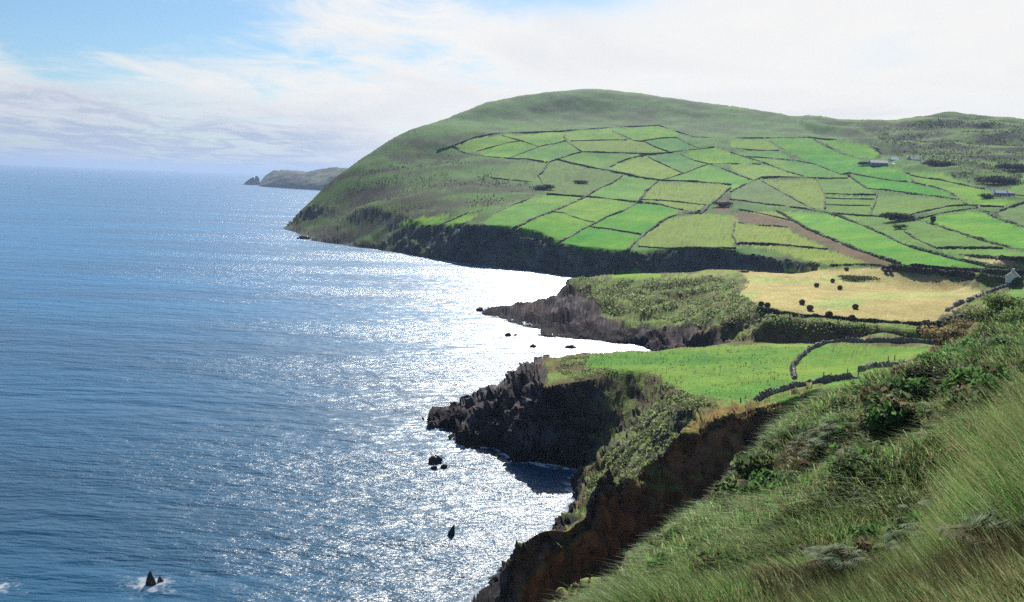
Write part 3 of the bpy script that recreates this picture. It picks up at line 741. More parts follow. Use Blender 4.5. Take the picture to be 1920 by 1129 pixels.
def sea_material():
    m, n = new_mat('sea_water')
    P = n('ShaderNodeNewGeometry').outputs['Position']
    foam = n('ShaderNodeAttribute', attribute_name='foam').outputs['Fac']
    # wind waves of several lengths, crests lying roughly across the view
    def wave(sx, sy, rot, det, rough=.55):
        mp = n('ShaderNodeMapping', {'Vector': P, 'Rotation': (0, 0, math.radians(rot)), 'Scale': (sx, sy, 1)}).outputs[0]
        return n('ShaderNodeTexNoise', {'Vector': mp, 'Scale': 1.0, 'Detail': det, 'Roughness': rough}, noise_dimensions='2D').outputs[0]
    h1 = wave(.020, .075, 14, 2); h2 = wave(.085, .24, -9, 2); h3 = wave(.27, .85, 12, 4, .62)
    gust = n.ramp(wave(.006, .022, 8, 3), .38, .64, .55, 1.25)
    h = n.math('ADD', n.math('ADD', n.math('MULTIPLY', h1, 1.9), n.math('MULTIPLY', h2, 1.35)), n.math('MULTIPLY', n.math('MULTIPLY', h3, .78), gust))
    bump = n('ShaderNodeBump', {'Strength': 1.0, 'Distance': SEA_BUMP, 'Height': h}).outputs[0]
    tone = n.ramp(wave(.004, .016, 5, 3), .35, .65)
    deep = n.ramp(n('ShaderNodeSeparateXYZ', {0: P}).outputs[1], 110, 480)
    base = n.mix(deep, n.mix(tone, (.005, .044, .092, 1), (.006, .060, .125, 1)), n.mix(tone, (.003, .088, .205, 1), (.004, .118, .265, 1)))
    w = n('ShaderNodeBsdfPrincipled', {'Base Color': base, 'Roughness': SEA_ROUGH, 'IOR': 1.333, 'Normal': bump, 'Specular IOR Level': .31})
    fn = n.noise(P, .55, 5, .68)
    fmask = n.ramp(n.math('ADD', foam, n.math('MULTIPLY', n.math('SUBTRACT', fn, .5), 1.9)), .42, .85)
    fo = n('ShaderNodeBsdfDiffuse', {'Color': (.80, .83, .85, 1), 'Roughness': 1.0})
    mx = n('ShaderNodeMixShader', {0: fmask, 1: w.outputs[0], 2: fo.outputs[0]})
    o = n('ShaderNodeOutputMaterial'); n.t.links.new(mx.outputs[0], o.inputs[0])
    return m


SEA_BUMP = .62; SEA_ROUGH = .29
MAT_SEA = sea_material()
sa = np.linspace(math.radians(-60), math.radians(60), 620); sl = np.concatenate([np.linspace(math.log(30), math.log(1500), 700), np.linspace(math.log(1600), math.log(26000), 40)])
SA, SL = np.meshgrid(sa, sl, indexing='ij'); SX = np.exp(SL) * np.sin(SA); SY = np.exp(SL) * np.cos(SA)
sd = table(SCW.astype(np.float32), SX, SY); sd = np.where(np.exp(SL) > 2000, -500, sd)
d = np.maximum(-sd, 0)
wd = np.where(np.exp(SL) > 450, 6.5, 2.2)
foam = np.exp(-d / wd) * (.45 + .55 * vn2(SX / 16, SY / 16, 131))
for (x, y, z), r in zip(ROCKPOS, ROCKS):
    q = np.sqrt((SX - x) ** 2 + (SY - y) ** 2)
    big = 3.0 if r[0] == 283 else .9
    foam = np.maximum(foam, (.95 if big > 1 else .45) * np.exp(-np.maximum(q - r[2] * .5, 0) / big))
xs, ys, _ = PZ(5, 1100, 0)
foam = np.maximum(foam, .7 * np.exp(-np.sqrt((SX - xs) ** 2 + (SY - ys) ** 2) / 3.5))
nl = len(sl); q = (np.arange(len(sa) - 1)[:, None] * nl + np.arange(nl - 1)[None]).ravel()
sv = np.stack([SX, SY, np.zeros_like(SX)], -1).reshape(-1, 3)
sea = mesh_obj('sea', sv, np.stack([q, q + nl, q + nl + 1, q + 1], -1), MAT_SEA, None, True, extra={'foam': foam.ravel()})
tag(sea, 'blue sea glittering white under the sun', 'sea', kind='structure')

# ------------------------------------------------------------------ sky, sun, air
SUN_AZ, SUN_EL = math.radians(6.0), math.radians(35.0)
sun = bpy.data.lights.new('sun', 'SUN'); sun.energy = 5.0; sun.angle = math.radians(.53); sun.color = (1.0, .955, .88)
so = bpy.data.objects.new('sun', sun); COL.objects.link(so)
sdv = Vector((math.sin(SUN_AZ) * math.cos(SUN_EL), math.cos(SUN_AZ) * math.cos(SUN_EL), math.sin(SUN_EL)))
so.rotation_euler = sdv.to_track_quat('Z', 'Y').to_euler()
so.location = (0, 0, 400)

world = bpy.data.worlds.new('World'); scene.world = world; world.use_nodes = True
n = N(world)
D = n('ShaderNodeTexCoord').outputs['Generated']
sep = n('ShaderNodeSeparateXYZ', {0: D}); dx, dy, dzz = sep.outputs
sky = n('ShaderNodeTexSky', sky_type='NISHITA', sun_disc=False, sun_elevation=SUN_EL, sun_rotation=SUN_AZ, altitude=0, air_density=1.0, dust_density=.6, ozone_density=2.5)
az = n.math('MULTIPLY', n.math('ARCTAN2', dx, dy), 57.29578); el = n.math('MULTIPLY', n.math('ARCSINE', dzz), 57.29578)
# cloud sheets: noise on a layer above, stretched along the horizon
den = n.math('ADD', n.math('MAXIMUM', dzz, 0.0), .09)
cp = n('ShaderNodeCombineXYZ', {0: n.math('DIVIDE', dx, den), 1: n.math('DIVIDE', dy, den), 2: 0.0}).outputs[0]
mp = n('ShaderNodeMapping', {'Vector': cp, 'Rotation': (0, 0, .25), 'Scale': (.42, .30, 1)}).outputs[0]
cn = n.noise(mp, 1.5, 7, .58, .5); cf = n.noise(mp, 5.5, 6, .62, .8)
wz = n.math('SUBTRACT', n.math('ADD', n.math('MULTIPLY', cn, .7), n.math('MULTIPLY', cf, .3)), .5)


def blob(a0, e0, ra, re, amp=1.0, tilt=0.0):
    """soft-edged opening in the cloud round a direction of the sky"""
    da = n.math('SUBTRACT', az, a0); de = n.math('SUBTRACT', n.math('SUBTRACT', el, e0), n.math('MULTIPLY', da, tilt))
    r2 = n.math('ADD', n.math('POWER', n.math('ABSOLUTE', n.math('DIVIDE', da, ra)), 2.0), n.math('POWER', n.math('ABSOLUTE', n.math('DIVIDE', de, re)), 2.0))
    return n.math('MULTIPLY', n.math('EXPONENT', n.math('MULTIPLY', r2, -1.0)), amp)


EXPK = 1.0
gap = n.math('ADD', blob(-25, 6.9, 11, 2.0, .82, .02), blob(-29, 9.4, 7, 1.8, .7))
gap = n.math('ADD', gap, blob(1.5, 10.6, 5.5, 1.3, .75))
gap = n.math('ADD', gap, blob(28.5, 12.0, 3, 1.0, .6))
# higher up and away from the sun the sky is mostly open
gap = n.math('ADD', gap, n.math('MULTIPLY', n.ramp(el, 13, 26), n.ramp(n.math('ABSOLUTE', n.math('SUBTRACT', az, 10.0)), 10, 30, .12, .9)))
gap = n.math('ADD', gap, n.math('MULTIPLY', n.ramp(n.math('ABSOLUTE', az), 60, 110), .55))
cover = n.ramp(n.math('SUBTRACT', n.math('SUBTRACT', .78, gap), n.math('MULTIPLY', n.math('MULTIPLY', wz, n.ramp(az, -8, 8, 1.0, .28)), -4.4)), .05, .80)
# cloud brightness: thin sheets glow round the sun, greyer low on the left
dotn = n('ShaderNodeVectorMath', {0: D, 1: tuple(sdv)}, operation='DOT_PRODUCT').outputs['Value']
glow = n.ramp(dotn, -.1, .90, .36, 1.0)
low = n.math('MULTIPLY', n.ramp(el, 4.2, 1.4), n.ramp(az, -4, -16))
grey = n.math('MULTIPLY', n.math('ADD', low, blob(-25, 3.6, 10, .8, .5)), n.ramp(cf, .38, .62, .5, 1.15), clamp=True)
grey = n.math('ADD', grey, n.math('MULTIPLY', n.ramp(cn, .42, .64), .22), clamp=True)
ccol = n.mix(grey, (1.0, .985, .955, 1), (.52, .60, .75, 1))
SKYB = .62
aure = n.math('MULTIPLY', n.math('POWER', n.math('MAXIMUM', dotn, 0.0), 60.0), 5.0)
cem = n('ShaderNodeVectorMath', {0: ccol}, operation='SCALE'); n.t.links.new(n.math('ADD', n.math('MULTIPLY', glow, .80 * SKYB), aure), cem.inputs[3])
tint = n.mix(1.0, sky.outputs[0], (.70, .95, 1.16, 1), 'MULTIPLY')
bem = n('ShaderNodeVectorMath', {0: tint}, operation='SCALE'); bem.inputs[3].default_value = .043
fin = n.mix(cover, bem.outputs[0], cem.outputs[0])
bg = n('ShaderNodeBackground', {'Color': fin, 'Strength': 1.0}); wo = n('ShaderNodeOutputWorld'); n.t.links.new(bg.outputs[0], wo.inputs[0])


def haze(density):
    bm = bmesh.new(); bmesh.ops.create_cube(bm, size=1.0)
    me = bpy.data.meshes.new('haze'); bm.to_mesh(me); bm.free()
    o = bpy.data.objects.new('haze', me); COL.objects.link(o)
    o.scale = (62000, 54000, 198); o.location = (0, 14000, 198 / 2 - 8)
    m, n = new_mat('haze_air')
    v = n('ShaderNodeVolumePrincipled', {'Color': (.30, .41, .62, 1), 'Density': density, 'Anisotropy': .25})
    out = n('ShaderNodeOutputMaterial'); n.t.links.new(v.outputs[0], out.inputs['Volume'])
    me.materials.append(m)
    tag(o, 'thin blue sea haze filling the air over the bay', 'haze', kind='stuff')


HAZE = .8e-4
if HAZE: haze(HAZE)

scene.render.engine = 'CYCLES'
scene.cycles.use_denoising = False
scene.cycles.sampling_pattern = 'BLUE_NOISE'
scene.cycles.max_bounces = 6; scene.cycles.diffuse_bounces = 3; scene.cycles.glossy_bounces = 3; scene.cycles.transmission_bounces = 3; scene.cycles.volume_bounces = 0
scene.cycles.sample_clamp_indirect = 1.5
scene.view_settings.view_transform = 'Standard'; scene.view_settings.look = 'None'; scene.view_settings.gamma = 1.0
scene.view_settings.exposure = 0.95
scene.view_settings.use_curve_mapping = False
# ------------------------------------------------------------------ materials for the things
def leafy_material(name, rough=.75, trans=.35):
    m, n = new_mat(name)
    P = n('ShaderNodeNewGeometry').outputs['Position']
    at = n('ShaderNodeAttribute', attribute_name='Col').outputs['Color']
    k = n.ramp(n.noise(P, 3.0, 3), .3, .7, .72, 1.28, False)
    base = n.mix(1.0, at, n('ShaderNodeCombineColor', {0: k, 1: k, 2: k}).outputs[0], 'MULTIPLY')
    a = n('ShaderNodeBsdfPrincipled', {'Base Color': base, 'Roughness': rough, 'Specular IOR Level': .12})
    b = n('ShaderNodeBsdfTranslucent', {'Color': base})
    mx = n('ShaderNodeMixShader', {0: trans, 1: a.outputs[0], 2: b.outputs[0]})
    o = n('ShaderNodeOutputMaterial'); n.t.links.new(mx.outputs[0], o.inputs[0])
    return m


def plain_material(name, colr, rough=.8, scale=2.0, var=.35, bumpd=.05):
    m, n = new_mat(name)
    P = n('ShaderNodeNewGeometry').outputs['Position']
    f = n.noise(P, scale, 5, .65)
    c0 = tuple(x * (1 - var) for x in colr) + (1,); c1_ = tuple(min(1, x * (1 + var)) for x in colr) + (1,)
    base = n.mix(n.ramp(f, .3, .7), c0, c1_)
    bp = n('ShaderNodeBump', {'Strength': .8, 'Distance': bumpd, 'Height': f}).outputs[0]
    a = n('ShaderNodeBsdfPrincipled', {'Base Color': base, 'Roughness': rough, 'Normal': bp, 'Specular IOR Level': .3})
    o = n('ShaderNodeOutputMaterial'); n.t.links.new(a.outputs[0], o.inputs[0])
    return m


M_LEAF = leafy_material('leaves', .7, .45); M_GRASS = leafy_material('grass_blades', .7, .42); M_HEDGE = leafy_material('hedge_bank', .9, .0)
M_ROCK = plain_material('sea_rock', (.030, .027, .028), .6, 1.6, .5, .25)
M_HAYBALE = plain_material('dark_hay', (.085, .058, .026), .9, 9, .45, .05)
M_WOOD = plain_material('weathered_wood', (.07, .055, .045), .85, 8, .4, .02)
M_STONE = plain_material('dry_stone', (.085, .072, .066), .9, 2.2, .55, .15)
M_WHITE = plain_material('whitewash', (.70, .72, .74), .8, 3, .08, .01)
M_GREYW = plain_material('grey_render', (.30, .33, .38), .8, 3, .12, .01)
M_SLATE = plain_material('slate_roof', (.20, .20, .23), .6, 3, .3, .02)
M_PALEROOF = plain_material('pale_roof', (.60, .63, .68), .5, 3, .15, .02)
M_GLASS = plain_material('dark_glass', (.02, .022, .028), .15, 2, .1, .0)
M_DOOR = plain_material('painted_door', (.08, .05, .04), .6, 4, .2, .01)


def gz(x, y):
    return float(table(HT, np.array([x]), np.array([y]))[0])


# ------------------------------------------------------------------ field walls and hedges
def bank_mesh(path, w, h, seed, stone=False):
    """a wall or hedge bank swept along a path on the ground, with an uneven crest"""
    p = np.asarray(path)[:, :2]
    d = np.concatenate([[0], np.cumsum(np.linalg.norm(np.diff(p, axis=0), axis=1))])
    D = float(np.linalg.norm(p.mean(0))); step = max(.22 if stone else .32, D * .0013)
    n = max(4, int(d[-1] / step)); t = np.linspace(0, d[-1], n)
    q = np.stack([np.interp(t, d, p[:, 0]), np.interp(t, d, p[:, 1])], 1)
    if len(q) > 8:
        k = 2
        for _ in range(2): q[1:-1] = (q[:-2] + q[1:-1] * 2 + q[2:]) / 4
    tg = np.gradient(q, axis=0); tg /= np.linalg.norm(tg, axis=1, keepdims=True) + 1e-9
    nrm = np.stack([-tg[:, 1], tg[:, 0]], 1)
    prof = np.array([(-.55, -.6), (-.5, .15), (-.42, .62), (-.24, .95), (0, 1.04), (.24, .95), (.42, .62), (.5, .15), (.55, -.6)])
    s = seed * 13.7
    hh = h * (.62 + .75 * fbm2(t / (h * 2.2), t * 0 + s, 5, 3)); ww = w * (.7 + .6 * fbm2(t / (w * 2.5), t * 0 + s + 5, 6, 2))
    side = (fbm2(t / 14, t * 0 + s + 9, 7, 2) - .5) * w * .8
    jx = (RNG.random((n, len(prof))) - .5) * (.30 if stone else .34); jz = (RNG.random((n, len(prof))) - .5) * (.30 if stone else .30)
    if D > 430: hh = h * (.25 + 1.2 * fbm2(t / 16, t * 0 + s, 25, 3)); hh = hh * np.where(vn2(t / 9, t * 0 + s, 27) > .90, .25, 1)
    if stone: hh = hh * (1 - .55 * sstep(.62, .75, fbm2(t / 3.5, t * 0 + s, 15, 2)))
    off = (prof[None, :, 0] + jx) * ww[:, None] + side[:, None]
    X = q[:, 0:1] + nrm[:, 0:1] * off; Y = q[:, 1:2] + nrm[:, 1:2] * off
    g = table(HT, q[:, 0], q[:, 1])
    Z = g[:, None] + (prof[None, :, 1] + jz * (prof[None, :, 1] > 0)) * hh[:, None] - .1
    m = len(prof); V = np.stack([X, Y, Z], -1).reshape(-1, 3)
    i = (np.arange(n - 1)[:, None] * m + np.arange(m - 1)[None]).ravel()
    F = np.stack([i, i + m, i + m + 1, i + 1], -1)
    cap = np.array([[0, 1, 7, 8], [1, 2, 6, 7], [2, 3, 5, 6]]); cap2 = cap[:, ::-1] + (n - 1) * m
    v = RNG.random((n, m, 1)) * .8 + .6
    if stone: c = np.array((.19, .165, .150)) * v * (1 + .5 * (RNG.random((n, m, 1)) > .85))
    else:
        gm = sstep(.38, .66, fbm2(t / 9, t * 0 + s, 8, 3))[:, None, None]
        c = (np.array((.040, .034, .026)) * (1 - gm) + np.array((.045, .068, .024)) * gm) * v
    return V, [F, cap, cap2], c.reshape(-1, 3).astype(np.float32)


G_HILL = 'dark banks and walls dividing the hill fields'
HILLW = [  # crop, points, width, height, label
    (c1, [(0, 405), (100, 375), (230, 325), (370, 300), (640, 292), (800, 285), (1080, 265), (1380, 250)], 2.4, 1.7, 'long wall along the top of the hill fields, under the open moor'),
    (c1, [(1380, 250), (1480, 285), (1600, 320), (1730, 330), (1826, 332)], 2.2, 1.5, 'wall stepping down right from the topmost field toward the grey gap'),
    (c1, [(100, 378), (170, 420), (240, 440), (430, 458), (560, 462), (690, 482)], 2.8, 1.9, 'curved wall around the lower left of the highest left fields'),
    (c1, [(405, 312), (500, 340), (630, 380)], 2.2, 1.5, 'short wall slanting right between the two leftmost upper fields and their neighbour'),
    (c1, [(245, 412), (340, 385), (420, 360), (530, 345)], 2.0, 1.4, 'wall splitting the leftmost upper field lengthwise'),
    (c1, [(440, 455), (560, 410), (640, 380), (720, 365), (800, 345)], 2.2, 1.5, 'wall rising right from the curved lower left wall to a bend under the moor'),
    (c1, [(800, 288), (790, 320), (800, 345), (850, 380), (895, 412)], 2.2, 1.5, 'crooked wall dropping from the moor edge past a bend, upper left fields'),
    (c1, [(830, 347), (960, 343), (1100, 340), (1180, 342)], 2.0, 1.4, 'level wall between two long pale fields near the hilltop'),
    (c1, [(740, 462), (830, 432), (895, 415), (1100, 420), (1330, 425), (1450, 420), (1600, 400), (1730, 385)], 2.5, 1.7, 'nearly level wall crossing the middle of the upper fields'),
    (c1, [(1090, 285), (1150, 310), (1230, 345), (1290, 350), (1360, 385), (1440, 415)], 2.2, 1.5, 'wall descending right below the topmost bright field'),
    (c1, [(1270, 348), (1380, 330), (1490, 325), (1560, 360), (1620, 390)], 2.0, 1.4, 'wall arching over the bluish green field near the top'),
    (c1, [(690, 482), (745, 462), (850, 490), (1000, 520), (1150, 550), (1280, 575), (1400, 595), (1600, 600), (1826, 620)], 3.2, 2.1, 'thick bank crossing the whole hillside below the upper fields'),
    (c1, [(690, 482), (670, 520), (630, 560), (650, 600), (660, 640)], 2.4, 1.8, 'broken bushy wall on the left edge of the rough field'),
    (c1, [(1050, 515), (1130, 480), (1210, 450), (1300, 435)], 2.0, 1.4, 'wall rising right to the cross wall, above the thick bank'),
    (c1, [(1310, 445), (1400, 490), (1530, 548)], 2.2, 1.5, 'wall falling right from the cross wall, left side of a blue-green field'),
    (c1, [(1400, 590), (1530, 550), (1620, 515), (1690, 490), (1826, 485)], 2.2, 1.5, 'wall climbing right from the thick bank and then running level'),
    (c1, [(1520, 430), (1600, 470), (1690, 490), (1760, 515), (1826, 540), (1960, 590)], 2.2, 1.5, 'long wall falling right from the blue-green field to the fork'),
    (c1, [(1150, 565), (1090, 610), (1010, 640), (930, 690), (860, 725), (720, 785), (620, 820), (540, 860), (460, 900)], 2.6, 1.8, 'long wall running down left from the thick bank to the cliff edge'),
    (c1, [(1370, 600), (1300, 655), (1270, 700), (1240, 735), (1150, 785), (1060, 820), (985, 860), (920, 890), (840, 935), (760, 975)], 2.6, 1.8, 'second long wall running down left to the cliff, beside the greenest fields'),
    (c1, [(680, 680), (800, 688), (920, 695), (1060, 705), (1200, 725), (1300, 735), (1400, 745), (1530, 780), (1640, 785)], 2.8, 1.9, 'wall crossing the lower hillside from the dark thicket'),
    (c1, [(1270, 712), (1400, 718), (1530, 730), (1670, 745)], 2.0, 1.4, 'wall along the upper side of a thin olive strip field'),
    (c1, [(720, 790), (790, 795), (850, 820), (930, 845), (990, 855)], 2.2, 1.5, 'wavy wall above the lowest left green field'),
    (c1, [(940, 880), (1060, 895), (1180, 915), (1270, 930)], 2.2, 1.5, 'wall between the two greenest fields by the cliff'),
    (c1, [(1640, 795), (1530, 800), (1430, 825), (1370, 870), (1310, 910), (1240, 970), (1180, 1030)], 2.6, 1.7, 'curved wall round the left of the large olive field by the cliff'),
    (c1, [(1826, 640), (1790, 665), (1750, 705), (1690, 750), (1640, 800)], 2.2, 1.6, 'wall on the left side of the lane down to the farmyard'),
    (c1, [(0, 880), (90, 840), (190, 795)], 2.2, 1.5, 'isolated wall in the rough ground at the far left, near the small bright strip'),
    (c1, [(250, 570), (330, 575), (450, 590), (590, 605)], 2.0, 1.4, 'faint wall crossing rough ground left of the thicket'),
    (c1, [(600, 690), (540, 720), (470, 745), (370, 790)], 1.9, 1.3, 'broken wall dropping left from the thicket through rough ground'),
    (c2, [(0, 330), (250, 328), (480, 325)], 2.2, 1.5, 'wall edging the top right fields under the hill crest'),
    (c2, [(480, 325), (640, 340), (780, 350), (870, 370), (930, 400)], 2.2, 1.6, 'wall above the yellowish top right field, curving down to the farm'),
    (c2, [(520, 335), (600, 380), (700, 430), (790, 455), (860, 460)], 2.2, 1.5, 'wall falling right to the grey farm buildings'),
    (c2, [(0, 390), (100, 400), (300, 408)], 1.9, 1.3, 'faint level wall high on the right, below a pale field'),
    (c2, [(240, 345), (340, 405)], 1.9, 1.3, 'short slanting wall high on the right side of a pale field'),
    (c2, [(0, 418), (90, 445), (200, 480), (330, 530), (450, 565)], 2.2, 1.5, 'wall sloping down right through the centre fields to the hedge corner'),
    (c2, [(100, 445), (250, 455), (400, 470), (520, 490), (600, 520), (690, 555)], 2.4, 1.7, 'wall bowing over the centre right fields to a sharp corner'),
    (c2, [(700, 552), (740, 545), (830, 565), (980, 590), (1130, 605)], 2.6, 1.8, 'dark wall running right below the farm from the sharp corner'),
    (c2, [(0, 490), (190, 490)], 1.9, 1.3, 'short level wall between two centre fields'),
    (c2, [(0, 665), (80, 620), (190, 575), (330, 572), (500, 578), (730, 580)], 2.6, 1.8, 'wall climbing right beside the lane and turning level'),
    (c2, [(200, 600), (300, 655), (420, 725), (520, 770)], 2.2, 1.5, 'straight wall between the bluish field and the pale olive field'),
    (c2, [(540, 580), (560, 640), (590, 680), (585, 770)], 1.8, 1.2, 'thin wall on the left of the terraced plot'),
    (c2, [(740, 560), (790, 605), (860, 645), (950, 655), (1100, 670), (1250, 690), (1420, 715)], 3.2, 2.1, 'heavy hedge below a bright strip field at the centre right'),
    (c2, [(1130, 590), (1150, 610), (1250, 630), (1350, 660), (1420, 700), (1470, 740)], 2.6, 1.8, 'hedge curving down right to the lane junction'),
    (c2, [(1090, 545), (1150, 570), (1300, 590), (1420, 615), (1560, 645), (1680, 670), (1826, 692), (1960, 715)], 3.0, 1.9, 'long dark hedge running right above the white cottage'),
    (c2, [(580, 675), (700, 678), (910, 685)], 2.2, 1.6, 'top bank of the three terraces'),
    (c2, [(590, 703), (700, 708), (890, 712)], 2.4, 1.6, 'middle bank of the three terraces'),
    (c2, [(590, 742), (700, 748), (870, 750)], 2.2, 1.4, 'bottom bank of the three terraces'),
    (c2, [(910, 685), (898, 730), (880, 775)], 2.2, 1.6, 'bank closing the right end of the terraces'),
    (c2, [(0, 710), (150, 730), (300, 750), (450, 770), (600, 795), (700, 805), (850, 815), (980, 820)], 3.0, 2.0, 'hedge above the vivid green field, from the lane to the big thicket'),
    (c2, [(1100, 818), (1150, 800), (1250, 775), (1350, 755), (1480, 745), (1540, 750)], 3.2, 2.1, 'upper hedge of the sunken lane at the right'),
    (c2, [(1170, 832), (1300, 800), (1450, 780), (1530, 770)], 3.0, 2.0, 'lower hedge of the sunken lane at the right'),
    (c2, [(1540, 755), (1570, 790), (1650, 797), (1720, 765), (1826, 730), (1960, 690)], 3.0, 2.0, 'hedge curving below the white cottage to the right edge'),
    (c2, [(1550, 752), (1700, 755)], 2.6, 1.8, 'short straight hedge below the white cottage'),
    (c2, [(1160, 835), (1250, 865), (1400, 910), (1550, 960), (1700, 1005), (1770, 1025), (1826, 1025), (1960, 1022)], 2.6, 1.8, 'hedge under the big bright field at the right edge'),
    (c2, [(600, 795), (750, 845), (880, 895), (1000, 955), (1130, 1010), (1260, 1045), (1400, 1085), (1550, 1115), (1700, 1142)], 2.7, 1.9, 'long dark hedge along the upper right side of the vivid green field'),
    (c2, [(1280, 1015), (1400, 1013), (1560, 1016), (1690, 1020)], 2.4, 1.8, 'level hedge across a dull green field at the lower right'),
    (c2, [(1080, 910), (1150, 955), (1270, 1010)], 1.8, 1.2, 'faint wall inside the dull green field right of the vivid one'),
    (c2, [(1430, 1065), (1560, 1075), (1700, 1080), (1826, 1082), (1960, 1085)], 2.6, 1.9, 'hedge above the pinkish yard and the near house'),
    (c2, [(290, 780), (420, 860), (500, 905), (640, 965), (800, 1030), (950, 1080), (1050, 1115)], 3.0, 2.0, 'dark hedge beside the brown track, on the vivid green side'),
    (c2, [(0, 765), (130, 785), (280, 820), (380, 845)], 2.0, 1.4, 'wall above the upper end of the brown track'),
    (c2, [(50, 855), (180, 875), (350, 885)], 2.4, 1.6, 'wall below the upper end of the brown track'),
    (c2, [(50, 985), (200, 990), (400, 1005), (600, 1020)], 2.6, 1.9, 'dark straight wall between olive fields left of the track'),
    (c2, [(1600, 805), (1700, 840), (1826, 880), (1960, 920)], 2.8, 1.8, 'hedge under the grey-green corner field at the right edge'),
    (c2, [(30, 850), (10, 930), (40, 990)], 1.8, 1.2, 'thin wall dividing the olive fields by the cliff'),
    (c1, [(1250, 1005), (1340, 1012), (1500, 1014), (1700, 1010), (1860, 1018)], 2.2, 1.5, 'wall along the cliff edge below the large olive field'),
]
for k, (conv, pts, w, h, lab) in enumerate(HILLW):
    path = trace(conv, pts, 3.0, False, 330)
    V, F, c = bank_mesh(path, w * .60, h * .62, k + 1); c = c * 1.3 + np.array((.006, .012, .003), np.float32)
    tag(mesh_obj('field_wall', V, F, M_HEDGE, c, False), lab, 'wall', G_HILL)

NEARW = [
    ('hedge', [(1655, 507), (1680, 503), (1702, 508), (1735, 511), (1765, 513), (1800, 516), (1825, 519)], 2.6, 2.0, False, 'dark bushy hedge along the far side of the hayfield', 330, 470),
    ('hedge', [(1838, 520), (1860, 524), (1885, 528), (1912, 530.6)], 2.8, 2.0, False, 'dark hedge right of the gap behind the hayfield corner', 300, 470),
    ('hedge', [(1706, 499), (1740, 501), (1775, 504), (1825, 507.5), (1884, 511), (1960, 511)], 1.8, 1.3, False, 'thin hedge below the vivid green field, behind the hayfield', 330, 470),
    ('field_wall', [(1775, 584), (1798, 570), (1825, 560), (1856, 548), (1893, 536)], 1.6, 1.25, True, 'rough wall rising right from the hayfield corner to the far hedge', 200, 420),
    ('field_wall', [(1422, 578), (1464, 588), (1499, 593), (1556, 596), (1614, 602), (1671, 606), (1714, 609), (1742, 607)], 1.5, 1.0, False, 'dark wall along the near edge of the hayfield', 200, 330),
    ('hedge', [(1722, 626), (1742, 617), (1771, 606), (1800, 603), (1842, 601)], 3.0, 2.1, False, 'thick dark hedge climbing right from the bank below the hayfield', 180, 330),
    ('stone_wall', [(1775, 650), (1742, 644), (1700, 641), (1628, 640.5), (1585, 641), (1548, 645.5), (1519, 656), (1499, 672), (1487, 686), (1489, 712)], 1.1, 1.15, True, 'curved grey stone wall looping round the small near pasture', 120, 232),
    ('stone_wall', [(1418, 752), (1427, 748), (1456, 737), (1493, 726), (1530, 718), (1570, 713), (1612, 709)], 1.3, 1.2, True, 'tumbled brown wall along the lower edge of the near pasture', 110, 190),
    ('stone_wall', [(1614, 697), (1645, 684.5), (1679, 680), (1691, 684), (1699, 698)], 1.3, 1.1, True, 'short bent wall end right of the tumbled brown wall', 110, 190),
]
for k, (nm, pts, w, h, st, lab, a_, b_) in enumerate(NEARW):
    V, F, c = bank_mesh(trace(px, pts, 2.5, False, a_, b_), w * (.72 if st else .85), h * .85, 90 + k, st)
    tag(mesh_obj(nm, V, F, M_HEDGE, c, False), lab, nm.replace('_', ' '), 'walls and hedges near the hayfield')

POSTS = [(1389, 756, .8, 0, 'low leaning post left of the tumbled wall end'), (1424, 746, 1.0, 1, 'post standing at the left start of the tumbled brown wall'), (1543, 715, 1.0, 2, 'leftmost of three posts on the middle of the tumbled wall'),
         (1558, 714, .8, 3, 'shortest post on the tumbled wall'), (1588, 711, 1.25, 4, 'tall post left of the tallest one on the tumbled wall'), (1609, 708, 1.45, 5, 'tallest post, at the right end of the tumbled wall'),
         (1665, 681, .8, 6, 'left post on top of the bent wall end'), (1677, 679, .85, 7, 'right post on top of the bent wall end'), (1622, 745, 1.0, 8, 'lone post in the grass below the tumbled wall'), (1486, 757, .8, 9, 'lone post on the brown turf below the tumbled wall')]
for u, v, h, sd, lab in POSTS:
    g = ground(u, v, 90, 200); r = random.Random(sd)
    bm = bmesh.new()
    prev = None
    for t, rad in ((-.3, .085), (0, .085), (.5, .075), (.95, .07), (1.0, .05)):
        ring = [bm.verts.new((rad * math.cos(a) * (1 + .2 * r.random()) + t * h * .07 * (r.random() - .3) + (.06 * t), rad * math.sin(a) * (1 + .2 * r.random()), t * h)) for a in [k * math.pi / 3 for k in range(6)]]
        if prev:
            for i in range(6): bm.faces.new((prev[i], prev[(i + 1) % 6], ring[(i + 1) % 6], ring[i]))
        prev = ring
    bm.faces.new(prev)
    me = bpy.data.meshes.new('fence_post'); bm.to_mesh(me); bm.free(); me.materials.append(M_WOOD)
    o = bpy.data.objects.new('fence_post', me); COL.objects.link(o); o.location = (g[0], g[1], g[2] + (.5 if sd in (2, 3, 4, 5, 6, 7) else 0)); o.rotation_euler = (0, 0, r.random() * 3)
    tag(o, lab, 'fence post', 'wooden posts by the near pasture walls')

